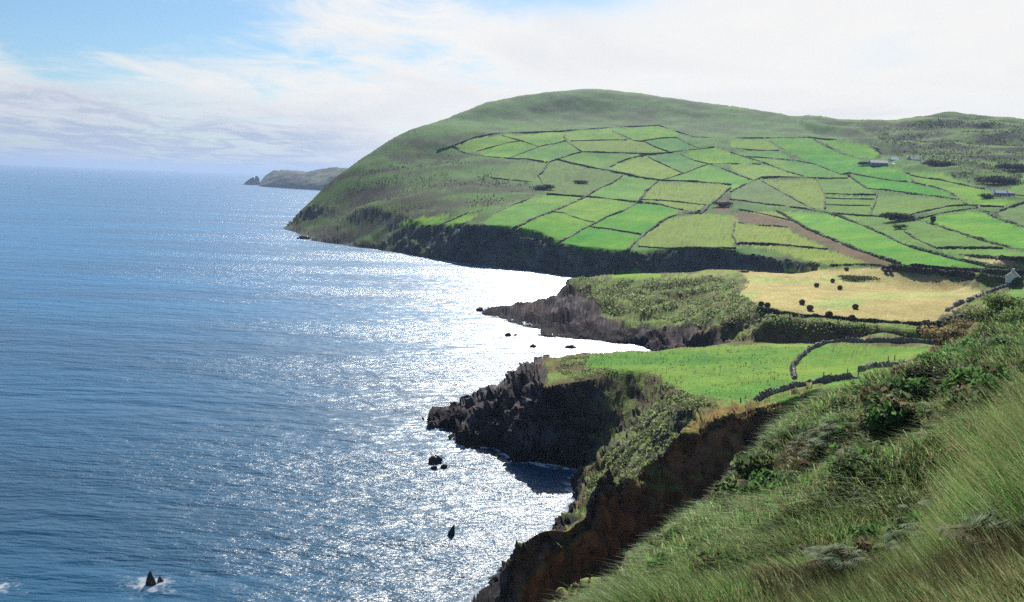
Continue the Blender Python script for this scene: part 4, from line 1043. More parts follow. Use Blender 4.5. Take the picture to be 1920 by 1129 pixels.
# ------------------------------------------------------------------ round bales
def bale_mesh(sd):
    r = random.Random(sd); bm = bmesh.new(); R, W, n = .80, 1.25, 28
    rings = []
    for x, k in ((-.5, .0), (-.5, .55), (-.5, .86), (-.44, .97), (-.25, 1.0), (-.08, 1.02), (.08, 1.0), (.25, 1.02), (.44, .97), (.5, .86), (.5, .55), (.5, .0)):
        if k == 0: rings.append([bm.verts.new((x * W, 0, R))]); continue
        rings.append([bm.verts.new((x * W + r.uniform(-.03, .03), R * k * math.cos(a) * (1 + r.uniform(-.025, .025)), max(.0, R + R * k * math.sin(a) * (1 + r.uniform(-.025, .025))) * .97)) for a in [2 * math.pi * i / n for i in range(n)]])
    for a, b in zip(rings[:-1], rings[1:]):
        for i in range(n):
            j = (i + 1) % n
            if len(a) == 1: bm.faces.new((a[0], b[i], b[j]))
            elif len(b) == 1: bm.faces.new((a[j], a[i], b[0]))
            else: bm.faces.new((a[i], b[i], b[j], a[j]))
    bmesh.ops.recalc_face_normals(bm, faces=bm.faces)
    me = bpy.data.meshes.new('hay_bale'); bm.to_mesh(me); bm.free(); me.materials.append(M_HAYBALE)
    me.polygons.foreach_set('use_smooth', np.ones(len(me.polygons), bool))
    return me


BALES = [(1427, 574.5, 'left bale of the touching pair at the hayfield left edge'), (1438.5, 576.5, 'right bale of the touching pair at the hayfield left edge'), (1503.5, 571, 'bale left of centre, upper one of two near each other'),
         (1518.5, 582, 'bale left of centre, lower one of two near each other'), (1531, 538.5, 'bale alone in the upper left of the hayfield'), (1561, 529.5, 'bale touching the left end of the dark scrub patch'),
         (1574.5, 543.5, 'bale just below the left end of the scrub patch'), (1603.5, 579.5, 'bale standing apart in the open right half of the hayfield'), (1554, 594.5, 'bale against the near wall, left of the half-hidden one'),
         (1597, 600.5, 'bale half hidden behind the near wall of the hayfield'), (1587, 507.5, 'bale at the top edge of the hayfield above the scrub patch'),
         (1660.5, 511.5, 'left bale of the pair under the far hedge'), (1669.5, 511.8, 'right bale of the pair under the far hedge')]
bmeshes = [bale_mesh(k) for k in range(3)]
for k, (u, v, lab) in enumerate(BALES):
    g = ground(u, v, 200, 450)
    o = bpy.data.objects.new('hay_bale', bmeshes[k % 3]); COL.objects.link(o)
    o.location = (g[0], g[1], float(table(HT, g[0:1], g[1:2])[0]) - .06); o.rotation_euler = (0, 0, 1.5 + random.uniform(-.7, .6)); s = random.uniform(.98, 1.12); o.scale = (s, s, s)
    tag(o, lab, 'hay bale', 'round bales on the hayfield')

# ------------------------------------------------------------------ rocks in the sea
def rock_mesh(name, w, h, d, seed, extra=()):
    bm = bmesh.new()
    for (ox, oy, ww, hh, dd, s) in [(0, 0, w, h, d, seed)] + list(extra):
        b2 = bmesh.new(); bmesh.ops.create_icosphere(b2, subdivisions=5, radius=.5)
        P = np.array([v.co[:] for v in b2.verts]); q = P * np.array((1, 1, 1)) * 4 + s * 7.3
        e, i = cell3(q[:, 0] * .55, q[:, 1] * .55, q[:, 2] * .42, s % 50)
        e2, i2 = cell3(q[:, 0] * 1.3, q[:, 1] * 1.3, q[:, 2] * .9, s % 50 + 4)
        k = .72 + .42 * i + .3 * np.minimum(e, .5) + .16 * i2
        P = P * k[:, None]
        if seed in (1, 3):                      # pointed rocks: narrow upward and lean
            zt = np.clip(P[:, 2] + .15, 0, 1); P[:, :2] *= (1 - .95 * zt)[:, None]; P[:, 0] += zt * (.55 if seed == 3 else -.1); P[:, 2] *= 1.25
        P = P * np.array((ww * 1.1, dd * 1.1, hh * 1.5)) + np.array((ox, oy, hh * .18))
        for v, c in zip(b2.verts, P): v.co = c
        tmp = bpy.data.meshes.new('t'); b2.to_mesh(tmp); b2.free(); bm.from_mesh(tmp); bpy.data.meshes.remove(tmp)
    me = bpy.data.meshes.new(name); bm.to_mesh(me); bm.free(); me.materials.append(M_ROCK)
    return me


for (u, v, w, h, d_, sd, lab, ex), p in zip(ROCKS, ROCKPOS):
    e = [(PZ(a[0], a[1], 0)[0] - p[0], PZ(a[0], a[1], 0)[1] - p[1], a[2], a[3], a[4], sd + 30) for a in ex]
    o = bpy.data.objects.new('sea_rock', rock_mesh('sea_rock', w, h, d_, sd, e)); COL.objects.link(o); o.location = (p[0], p[1], -.1)
    tag(o, lab, 'rock', 'rocks standing in the sea')
for (ub, ut, vt, wpx, lab, sd) in ((466, 470, 331.5, 19, 'pointed sea stack at the outer tip of the distant headland', 21), (481, 482, 329, 8, 'slim sea stack between the pointed stack and the distant headland', 22)):
    b = np.array(PZ(ub, 346.5, 0)); D_ = math.hypot(b[0], b[1]); top = PD(ut, vt, D_)[2]; w = wpx / FPX * D_
    me = rock_mesh('sea_stack', w, top, w * .8, 3 if sd == 21 else 23)
    zs = max(v.co.z for v in me.vertices); me.transform(Matrix.Diagonal((1, 1, top / zs, 1)))
    o = bpy.data.objects.new('sea_stack', me); COL.objects.link(o); o.location = (b[0], b[1], -1)
    tag(o, lab, 'sea stack', 'stacks off the distant headland')

# ------------------------------------------------------------------ houses on the hill
def solid(name, verts, faces, mat, parent):
    me = bpy.data.meshes.new(name); me.from_pydata(verts, [], faces); me.update(); me.materials.append(mat)
    o = bpy.data.objects.new(name, me); COL.objects.link(o); o.parent = parent
    return o


def box(x0, x1, y0, y1, z0, z1):
    v = [(x, y, z) for z in (z0, z1) for y in (y0, y1) for x in (x0, x1)]
    return v, [(0, 2, 3, 1), (4, 5, 7, 6), (0, 1, 5, 4), (2, 6, 7, 3), (0, 4, 6, 2), (1, 3, 7, 5)]


def house(name, label, u, v, D, L, W, H, RH, rot, wall, roofm, chim=1, wins=3, door=True, group=None):
    g = PD(u, v, D); z = min(gz(g[0], g[1]), gz(g[0] + 3, g[1]), gz(g[0] - 3, g[1]))
    e = bpy.data.objects.new(name, None); COL.objects.link(e); e.location = (g[0], g[1], z - .2); e.rotation_euler = (0, 0, rot)
    tag(e, label, 'house' if 'barn' not in name else 'barn', group)
    if D > 700: L, W, H, RH = L * .72, W * .8, H * .8, RH * .55
    a, b = L / 2, W / 2
    vs = [(-a, -b, 0), (a, -b, 0), (a, b, 0), (-a, b, 0), (-a, -b, H), (a, -b, H), (a, b, H), (-a, b, H), (-a, 0, H + RH), (a, 0, H + RH)]
    solid('wall', vs, [(0, 1, 5, 4), (2, 3, 7, 6), (1, 2, 6, 9, 5), (3, 0, 4, 8, 7)], wall, e)
    o_, t = .35, .18; k = RH / b
    rv = []
    for s in (-1, 1):
        rv += [(-a - o_, s * (b + o_), H - o_ * k + .03), (a + o_, s * (b + o_), H - o_ * k + .03), (a + o_, 0, H + RH + .03), (-a - o_, 0, H + RH + .03)]
        rv += [(x, y, q + t) for x, y, q in rv[-4:]]
    fs = []
    for m in (0, 8): fs += [(m, m + 1, m + 2, m + 3), (m + 4, m + 7, m + 6, m + 5), (m, m + 4, m + 5, m + 1), (m + 1, m + 5, m + 6, m + 2), (m + 3, m + 2, m + 6, m + 7), (m, m + 3, m + 7, m + 4)]
    rf = solid('roof', rv, fs, roofm, e)
    for c in range(chim):
        cx = (-1 if c == 0 else 1) * (a - .6); solid('chimney', *box(cx - .45, cx + .45, -.4, .4, H + RH - .5, H + RH + 1.0), wall, rf)
    xs = np.linspace(-a * .72, a * .72, wins + (1 if door else 0))
    mid = len(xs) // 2
    for i, x in enumerate(xs):
        if door and i == mid: solid('door', *box(x - .5, x + .5, -b - .05, -b + .05, .05, 2.1), M_DOOR, e)
        else:
            wn = solid('window', *box(x - .55, x + .55, -b - .03, -b + .05, 1.0, 2.1), M_GLASS, e)
            solid('sill', *box(x - .65, x + .65, -b - .12, -b - .031, .88, .99), wall, wn)
    return e


HG = 'farmhouses and barns on the hill'
house('cottage', 'small white cottage between hedges near the right edge of the hill', 1874, 372, 760, 13, 6, 3.2, 2.6, -.25, M_WHITE, M_PALEROOF, 2, 4, True, HG)
house('outbuilding', 'pale outbuilding at the right end of the white cottage', 1891, 371, 765, 7, 5, 2.4, 1.6, -.25, M_WHITE, M_SLATE, 0, 2, True, HG)
house('barn', 'wide slate grey barn at the left of the hill farm', 1646, 316, 945, 20, 11, 3.6, 4.0, -.1, M_GREYW, M_SLATE, 0, 3, True, HG)
house('farmhouse', 'pale grey farmhouse in the middle of the hill farm', 1676, 309, 965, 13, 7, 4.0, 3.0, -.1, M_WHITE, M_PALEROOF, 2, 3, True, HG)
house('shed', 'low white shed in front of the middle farmhouse', 1680, 315, 940, 9, 4, 2.4, 1.2, -.1, M_WHITE, M_PALEROOF, 0, 2, True, HG)
house('farmhouse', 'grey farmhouse with dark roof at the right of the hill farm', 1712, 309, 965, 14, 7, 4.2, 3.4, .3, M_GREYW, M_PALEROOF, 1, 3, True, HG)
house('farmhouse', 'pale blue gabled house with dark side at the right edge behind the hayfield', 1901, 505, 390, 7.5, 4.4, 2.2, 1.8, 1.05, M_WHITE, M_SLATE, 1, 2, True, HG)

# ------------------------------------------------------------------ bushes and trees: clouds of leaf faces on stems
def leaf_faces(cent, size, rng, col, jit=.35):
    """one small tilted leaf face per centre"""
    n = len(cent)
    a = rng.normal(size=(n, 3)); a /= np.linalg.norm(a, axis=1, keepdims=True)
    b = np.cross(a, rng.normal(size=(n, 3))); b /= np.linalg.norm(b, axis=1, keepdims=True) + 1e-9
    s = (size * (1 + jit * (rng.random(n) * 2 - 1)))[:, None] if np.ndim(size) == 0 else (size * (1 + jit * (rng.random(n) * 2 - 1)))[:, None]
    v = np.stack([cent - a * s, cent + b * s * .55, cent + a * s, cent - b * s * .55], 1).reshape(-1, 3)
    f = np.arange(n * 4).reshape(-1, 4)
    c = np.repeat(col * (.6 + .8 * rng.random((n, 1))), 4, axis=0)
    return v, f, c


def bush(name, label, base, w, h, d, n, leaf, col, seed, cat='bush', group=None, trunk=0.0, lobes=7):
    rng = np.random.default_rng(seed)
    lc = np.stack([(rng.random(lobes) - .5) * w * .75, (rng.random(lobes) - .5) * d * .75, (.25 + .5 * rng.random(lobes)) * h], 1)
    lr = (.20 + .16 * rng.random(lobes)); k = rng.integers(0, lobes, n)
    dirv = rng.normal(size=(n, 3)); dirv /= np.linalg.norm(dirv, axis=1, keepdims=True)
    rad = rng.random(n) ** .45
    P = lc[k] + dirv * rad[:, None] * lr[k][:, None] * np.array((w, d, h)) * 1.25
    P[:, 2] = np.maximum(P[:, 2], .02 * h) + trunk
    cc = np.array(col)[None] * (.75 + .5 * (k % 3)[:, None] / 2)
    v, f, c = leaf_faces(P, leaf, rng, cc)
    e = bpy.data.objects.new(name, None); COL.objects.link(e); e.location = base
    tag(e, label, cat, group)
    mesh_obj('crown' if trunk else 'foliage', v, f, M_LEAF, c.astype(np.float32), False, e)
    for q in range(3 if not trunk else 1):
        bm = bmesh.new()
        x, y = (0, 0) if trunk else ((rng.random() - .5) * w * .3, (rng.random() - .5) * d * .3); r = max(.04, h * .03); top = trunk + h * .5
        lo = [bm.verts.new((x + r * math.cos(t), y + r * math.sin(t), -.3)) for t in (0, 1.26, 2.5, 3.8, 5.0)]; hi = [bm.verts.new((x * 1.5 + r * .4 * math.cos(t), y * 1.5 + r * .4 * math.sin(t), top)) for t in (0, 1.26, 2.5, 3.8, 5.0)]
        for i in range(5): bm.faces.new((lo[i], lo[(i + 1) % 5], hi[(i + 1) % 5], hi[i]))
        bm.faces.new(hi)
        me = bpy.data.meshes.new('trunk' if trunk else 'stem'); bm.to_mesh(me); bm.free(); me.materials.append(M_WOOD)
        o = bpy.data.objects.new(me.name, me); COL.objects.link(o); o.parent = e
    return e


def at(u, v, a_=0, b_=1e9): return tuple(ground(u, v, a_, b_))


DKG = (.036, .052, .026); PUR = (.070, .068, .058)
GB = 'dark thickets among the hill fields'
bush('thicket', 'dark grey thicket where walls meet left of the hill fields', at(1018, 355), 14, 4.5, 9, 1500, .55, PUR, 1, 'thicket', GB)
bush('thicket', 'scattered gorse bushes inside the rough field', at(1090, 343), 12, 2.2, 7, 700, .5, DKG, 2, 'thicket', GB)
bush('thicket', 'big black thicket at the left end of the sunken lane', at(1688, 414), 18, 4.5, 8, 2400, .5, (.030, .028, .030), 3, 'thicket', GB)
bush('thicket', 'dark bushes around the yard at the head of the brown track', at(1353, 388), 11, 3.5, 7, 1300, .5, PUR, 4, 'thicket', GB)
bush('thicket', 'small green thicket in the dull field right of the vivid green one', at(1686, 429), 7, 2.4, 4, 600, .4, (.06, .08, .04), 5, 'thicket', GB)
bush('hedge_tree', 'single small dark tree on the hedge at the right, above the dull field', at(1748, 421), 3.4, 4.0, 3.2, 600, .35, DKG, 6, 'tree', GB, trunk=.8)
bush('thicket', 'dark trees behind and right of the hill farm', at(1760, 313), 24, 6, 10, 1800, .8, (.035, .036, .032), 7, 'thicket', GB, lobes=12)
bush('thicket', 'low grey scrub left of the hill farm barn', at(1622, 310), 18, 3.0, 6, 900, .7, (.06, .06, .065), 8, 'thicket', GB)
bush('thicket', 'dark bushes sheltering the white cottage on its left', at(1845, 372), 9, 3, 5, 700, .55, DKG, 9, 'thicket', GB)
bush('thicket', 'dark wood on the slope above the long hedge at the right', at(1870, 345), 30, 6, 14, 1800, .9, (.035, .042, .030), 10, 'thicket', GB, lobes=14)
bush('thicket', 'small thicket by the right edge among heathy slopes', at(1905, 318), 26, 5, 12, 1400, .9, (.035, .036, .033), 11, 'thicket', GB, lobes=12)
bush('scrub_patch', 'dark green scrub patch left standing in the hayfield', at(1612, 524, 250, 450), 13, 1.3, 8, 2200, .28, (.05, .062, .028), 12, 'scrub', None, lobes=14)
for k, (u, v, w, lab) in enumerate(((1571, 499.5, 4, 'low dark bush at the head of the inlet, leftmost of the row behind the hayfield'), (1588, 499, 3, 'dark bush above the topmost bale'), (1612, 498, 3.2, 'round dark bush right of the topmost bale'),
                                     (1641, 499, 3.5, 'dark bush left of the pair of bales under the far hedge'), (1651, 501, 3.5, 'dark bush nearest the pair of bales under the far hedge'), (1694, 500, 6, 'large dark bush at the left end of the far hedge'))):
    bush('bush', lab, at(u, v, 330, 470), w * 1.6, 1.05, 2.6, 520, .26, DKG, 20 + k, 'bush', 'bushes behind the hayfield')
for k, (u, v, lab) in enumerate(((1397, 511, 'dark bush at the left corner on the far hayfield edge'), (1420, 506, 'dark low bush on the cliff edge behind the left part of the hayfield'), (1452, 505.5, 'dark low bush on the cliff edge, second from the left hayfield corner'), (1482, 506, 'dark low bush on the cliff edge behind the middle of the hayfield'))):
    bush('bush', lab, at(u, v, 330, 430), 4, .8, 2, 300, .25, DKG, 30 + k, 'bush', 'low bushes along the far edge of the hayfield')
for k, (u, v, w, lab) in enumerate(((1789, 588, 3.0, 'pale scrub at the foot of the rough wall by the hayfield corner'), (1803, 592, 3.4, 'grey scrub right of the pale scrub at the hayfield corner'), (1828, 592, 4, 'thin scrub at the top end of the thick dark hedge'))):
    bush('bush', lab, at(u, v, 170, 300), w, 1.2, 2.5, 500, .16, (.12, .13, .085), 40 + k, 'bush', 'scrub at the hayfield corner')
# ------------------------------------------------------------------ grass on the near slope (stuff)
def blades(n, lo, hi, a0, a1, rng):
    a = np.radians(a0 + (a1 - a0) * rng.random(n)); l = np.log(lo) + (np.log(hi) - np.log(lo)) * rng.random(n)
    r = np.exp(l); x = r * np.sin(a); y = r * np.cos(a)
    return x, y, r


# the finished ground surface as a lookup over the same polar grid
ZTAB = None


def surf(x, y):
    """height of the finished mesh (with its unevenness) at x, y"""
    a = np.arctan2(x, y); l = np.log(np.sqrt(x * x + y * y))
    f = np.clip((a - ta[0]) / (ta[-1] - ta[0]) * (NCOL - 1), 0, NCOL - 1.001); i = np.rint(f).astype(np.int32)
    out = np.empty(x.shape, np.float64); o = np.argsort(i, kind='stable'); ii = i[o]
    st = np.searchsorted(ii, np.arange(NCOL + 1))
    for k in np.unique(ii):
        s = o[st[k]:st[k + 1]]; lr = np.log(np.sqrt(VX[k] ** 2 + VY[k] ** 2)); lr = np.maximum.accumulate(lr)
        out[s] = np.interp(l[s], lr, VZ[k])
    return out


def ground2(u, v):
    """where the view ray meets the finished, uneven surface"""
    a, e = ray(u, v); i = int(np.clip(round((a - ta[0]) / (ta[-1] - ta[0]) * (NCOL - 1)), 0, NCOL - 1))
    rr = np.sqrt(VX[i] ** 2 + VY[i] ** 2); ok = (VZ[i] >= CAMZ + e * rr) & (rr > 2.6); k = int(np.argmax(ok))
    return np.array((rr[k] * math.sin(a), rr[k] * math.cos(a), VZ[i][k]))


def make_grass():
    rng = np.random.default_rng(5)
    x, y, r = blades(560000, 2.8, 178, -6, 38, rng)
    k = inside(x, y, FG); x, y, r = x[k], y[k], r[k]
    p1 = fbm2(x / 4.5 + y / 9, y / 3.0 - x / 9, 141, 3); p2 = fbm2(x / 1.3, y / 1.3, 145, 2); p3 = fbm2(x / 14, y / 11, 147, 2)
    ru_ = (x * ca - y * sa_) + (fbm2(x / 9, y / 9, 65, 2) - .5) * 5
    rg_ = 1 - np.abs(2 * fbm2(ru_ / 5.2, (x * sa_ + y * ca) / 17, 66, 2) - 1)       # 1 on the tussock ridges, low in the hollows
    k = (p2 * .35 + p1 * .25 + rg_ * .4 > .25 + .16 * (rng.random(len(x)) - .5)); x, y, r, p1, p2, p3, rg_ = [q[k] for q in (x, y, r, p1, p2, p3, rg_)]
    nearf = sstep(24, 9, r)
    k = rng.random(len(x)) > nearf * .75 * sstep(.56, .36, p2); x, y, r, p1, p2, p3, rg_, nearf = [q[k] for q in (x, y, r, p1, p2, p3, rg_, nearf)]
    n = len(x); z = surf(x, y)
    L = (.38 + .50 * rng.random(n)) * (.55 + .95 * sstep(.55, .95, rg_) + .3 * (p1 - .5)) * np.clip(r / 9, .75, 1) * np.clip(r / 42, 1, 1.35) * (1 + nearf * (.9 * sstep(.40, .72, p2) - .45))
    w = np.maximum(.005, r * .00058) * (.7 + .6 * rng.random(n))
    # tufts lean down the slope and with the sea wind, each clump its own way
    ang = 2 * math.pi * vn2(x / 2.2, y / 2.2, 149)
    lean = np.stack([-.55 + .55 * np.cos(ang) + .35 * rng.normal(size=n), -.12 + .45 * np.sin(ang) + .35 * rng.normal(size=n), .95 + .25 * rng.random(n)], 1)
    lean[:, :2] *= (1 - .45 * nearf)[:, None]
    lean /= np.linalg.norm(lean, axis=1, keepdims=True)
    side = np.stack([np.cos(q := rng.random(n) * 6.283), np.sin(q), np.zeros(n)], 1) * w[:, None]
    b = np.stack([x, y, z - .03], 1)
    droop = np.stack([-.5 + .4 * rng.normal(size=n), -.1 + .4 * rng.normal(size=n), -.55 * np.ones(n)], 1)
    m = b + lean * (L * .55)[:, None]; t = m + (lean * (.5 + .45 * nearf)[:, None] + droop * (.55 - .25 * nearf)[:, None]) * (L * .6)[:, None]
    V = np.stack([b - side, b + side, m + side * .75, m - side * .75, t], 1).reshape(-1, 3)
    i = np.arange(n) * 5
    F4 = np.stack([i, i + 1, i + 2, i + 3], -1); F3 = np.stack([i + 3, i + 2, i + 4], -1)
    gr = np.array((.108, .200, .056)); st = np.array((.190, .175, .085)); br = np.array((.066, .062, .030)); pl = np.array((.190, .265, .125))
    u1 = rng.random(n); f = sstep(.42, .74, rg_ * .8 + (p1 - .5) * .7 + .1 * (p3 - .5) + nearf * ((p2 - .46) * 1.3 + (fbm2(x / 2.2 + y / 5, y / 3.2, 165, 2) - .5) * 1.5))
    c = gr[None] * f[:, None] + br[None] * (1 - f)[:, None]
    c = np.where((u1 < .12 + .18 * sstep(.45, .6, p3) + nearf * .35 * sstep(.40, .62, fbm2(x / 2.6, y / 1.6, 163, 2)))[:, None], st[None], c); c = np.where((u1 > .86)[:, None], pl[None], c)
    c = c * (.50 + 1.05 * rng.random((n, 1))) * (.75 + .5 * vn2(x / 1.1, y / 1.1, 161))[:, None]
    o = mesh_obj('long_grass', V, [F4, F3], M_GRASS, np.repeat(c, 5, axis=0).astype(np.float32), True)
    tag(o, 'long wind-combed grass and straw covering the near slope', 'grass', kind='stuff')


make_grass()


# ------------------------------------------------------------------ low scrub on the sea slopes and heath (stuff)
def make_scrub():
    rng = np.random.default_rng(9); Vs = []; Fs = []; Cs = []; off = 0

    def add(poly, n, size, h, cols, nmin=.0, cell=3.0, thr=.5):
        nonlocal off
        P = np.array(poly); lo = P.min(0); hi = P.max(0)
        x = lo[0] + (hi[0] - lo[0]) * rng.random(n); y = lo[1] + (hi[1] - lo[1]) * rng.random(n)
        k = inside(x, y, P) & (fbm2(x / cell, y / cell, 151, 2) > thr) & (table(SCW.astype(np.float32), x, y) > 2); x, y = x[k], y[k]
        z = surf(x, y) + h * rng.random(len(x)) ** 1.5; k = z > 2.0; x, y, z = x[k], y[k], z[k]
        c = np.array(cols)[rng.integers(0, len(cols), len(x))]
        v, f, cc = leaf_faces(np.stack([x, y, z], 1), size, rng, c, .75); Vs.append(v); Fs.append(f + off); Cs.append(cc); off += len(v)
    W = lambda pts, a, b: [tuple(p[:2]) for p in (ground(u, v, a, b) for u, v in pts)]
    leafc = [(.20, .28, .10), (.16, .23, .08), (.26, .29, .16), (.10, .085, .05)]
    add(W([(1250, 722), (1300, 742), (1345, 768), (1300, 798), (1255, 846), (1213, 876), (1183, 910), (1150, 960), (1095, 930), (1130, 860), (1200, 790), (1240, 740)], 100, 185), 60000, .17, .55, leafc, cell=2.2, thr=.44)
    add(W([(1090, 690), (1110, 664), (1060, 668), (1040, 690), (1080, 715), (1160, 696)], 150, 225), 9000, .16, .4, leafc, cell=2.2, thr=.45)
    add(W([(1085, 522), (1150, 526), (1240, 526), (1340, 518), (1385, 530), (1384, 552), (1430, 580), (1560, 604), (1700, 618), (1700, 632), (1450, 632), (1340, 610), (1240, 595), (1130, 575), (1080, 545)], 230, 430), 90000, .30, .9, leafc, cell=4.5, thr=.47)
    add(W([(1330, 796), (1400, 786), (1480, 766), (1560, 748), (1610, 738), (1640, 744), (1560, 766), (1480, 784), (1400, 806), (1330, 826), (1270, 862), (1220, 900), (1200, 905), (1255, 842)], 100, 150), 14000, .15, .5, [(.14, .10, .045), (.10, .12, .045), (.16, .13, .06), (.08, .055, .03)], cell=2.4, thr=.45)
    add(W([(1100, 690), (1120, 664), (1230, 659), (1380, 646), (1480, 650), (1480, 715), (1420, 746), (1370, 752), (1290, 737), (1240, 712)], 90, 235), 5200, .13, .25, [(.05, .07, .025), (.08, .10, .04)], cell=3.0, thr=.50)
    o = mesh_obj('sea_slope_scrub', np.concatenate(Vs), np.concatenate(Fs), M_LEAF, np.concatenate(Cs).astype(np.float32))
    tag(o, 'tangled scrub covering the slopes above the sea rocks', 'scrub', kind='stuff')
    Vs.clear(); Fs.clear(); Cs.clear(); off = 0
    heath = [(.050, .062, .034), (.050, .075, .030), (.070, .095, .042)]
    add(W([(1660, 232), (1800, 226), (1918, 240), (1918, 330), (1860, 350), (1790, 335), (1740, 305), (1690, 290), (1640, 262)], 800, 1400), 16000, .9, 1.3, heath, cell=26, thr=.52)
    add(W([(600, 385), (660, 345), (740, 290), (840, 285), (930, 330), (1000, 345), (980, 375), (900, 400), (760, 408), (660, 410)], 600, 1200), 11000, .65, .8, heath, cell=22, thr=.53)
    o = mesh_obj('heath', np.concatenate(Vs), np.concatenate(Fs), M_LEAF, np.concatenate(Cs).astype(np.float32))
    tag(o, 'dark gorse and heather growing over the rough hillsides', 'heath', kind='stuff')


make_scrub()


# ------------------------------------------------------------------ bracken on the near slope: each plant a thing
def fern_mesh(seed, nf=7, L=.62):
    r = random.Random(seed); V = []; Fq = []
    for k in range(nf):
        a = 2 * math.pi * (k + r.uniform(-.3, .3)) / nf; out = r.uniform(.55, .95); l = L * r.uniform(.75, 1.15)
        d = Vector((math.cos(a), math.sin(a), 0)); sd = Vector((-math.sin(a), math.cos(a), 0)); pts = []
        for i in range(13):
            t = i / 12; pts.append(d * (out * l * t) + Vector((0, 0, l * (.95 * t - .75 * t * t))))
        for i in range(12):
            p, q = pts[i], pts[i + 1]; b = len(V); w = .008
            V += [p - sd * w, p + sd * w, q + sd * w, q - sd * w]; Fq.append((b, b + 1, b + 2, b + 3))
            if i < 2: continue
            t = i / 12; pl = l * .42 * math.sin(math.pi * (1 - t) ** .8 * .93 + .12) * r.uniform(.8, 1.1)
            for s in (-1, 1):
                tip = p + sd * s * pl + (q - p) * 1.3 + Vector((0, 0, -pl * .25 + r.uniform(-.02, .02))); m1 = (p + tip) / 2 + (q - p) * .55; m2 = (p + tip) / 2 - (q - p) * .45
                b = len(V); V += [p, m2, tip, m1]; Fq.append((b, b + 1, b + 2, b + 3))
    me = bpy.data.meshes.new('bracken'); me.from_pydata([tuple(v) for v in V], [], Fq); me.update()
    at_ = me.color_attributes.new('Col', 'FLOAT_COLOR', 'POINT'); base = (.078, .118, .055) if seed % 3 else (.085, .065, .03)
    c4 = np.ones((len(V), 4), np.float32); c4[:, :3] = np.array(base) * (.75 + .5 * np.random.default_rng(seed).random((len(V), 1))); at_.data.foreach_set('color', c4.ravel())
    me.materials.append(M_FERN)
    return me


M_FERN = leafy_material('bracken_fronds', .75, .30)
FM = [fern_mesh(k) for k in range(6)]
CLUST = [  # centre u, v, spread u, v, count, where (for the label)
    (1545, 822, 62, 26, 26, 'pale bracken in the cluster on the brow left of the tall grass'), (1470, 850, 45, 22, 12, 'bracken at the left end of the brow above the shaded gully'),
    (1560, 935, 70, 34, 22, 'bracken among short grass in the middle of the near slope'), (1390, 875, 22, 22, 7, 'bracken by the edge of the gully, beside the upright grey plant'),
    (1470, 1020, 40, 40, 16, 'bracken on the lower left of the near slope'), (1560, 1060, 30, 45, 8, 'bracken beside the bottom of the tall grass ridge'), (1790, 965, 44, 30, 14, 'bracken in front of the dark hollow at the right'),
    (1770, 1080, 60, 30, 18, 'whitish bracken at the bottom right below the tall grass'), (1870, 1050, 34, 50, 14, 'bracken in the bottom right corner of the slope'), (1270, 990, 24, 18, 6, 'bracken at the left rim of the grassy slope'),
    (1620, 730, 20, 10, 5, 'bracken on the crest beside the near pasture'), (1860, 720, 55, 28, 20, 'bracken on the upper right slope among brambles'), (1740, 740, 40, 24, 12, 'bracken near the top of the slope below the brambles')]
frng = random.Random(3)
for (cu, cv, su, sv_, cnt, lab) in CLUST:
    for k in range(cnt):
        u = cu + frng.gauss(0, su * .85); v = cv + frng.gauss(0, sv_ * .85)
        if u > 1918 or v > 1127: continue
        g = ground2(u, v); D_ = math.hypot(g[0], g[1])
        if not inside(g[0:1], g[1:2], FG)[0]: continue
        o = bpy.data.objects.new('bracken', FM[frng.randrange(6)]); COL.objects.link(o)
        s = frng.uniform(.55, 1.05) * min(1.35, max(.85, D_ / 28)); o.scale = (s, s, s * frng.uniform(.85, 1.2))
        o.location = (g[0], g[1], float(surf(g[0:1], g[1:2])[0]) + .12 * s + (.30 if D_ < 16 else 0)); o.rotation_euler = (frng.uniform(-.25, .25), frng.uniform(-.35, .05), frng.random() * 6.28)
        tag(o, lab, 'bracken', lab.replace('bracken', 'ferns'))

def weed_mesh(seed):
    rng = np.random.default_rng(seed); n = 150
    d = rng.normal(size=(n, 3)); d /= np.linalg.norm(d, axis=1, keepdims=True); P = d * (rng.random(n) ** .4)[:, None] * np.array((.34, .34, .26)) + np.array((0, 0, .22)); P[:, 2] = np.maximum(P[:, 2], .02)
    v, f, c = leaf_faces(P, .085, rng, np.tile(np.array(((.075, .15, .045), (.10, .14, .06), (.13, .12, .06))[seed % 3]), (n, 1)))
    o = mesh_obj('leafy_weed', v, f, M_LEAF, c.astype(np.float32)); me = o.data; bpy.data.objects.remove(o); return me


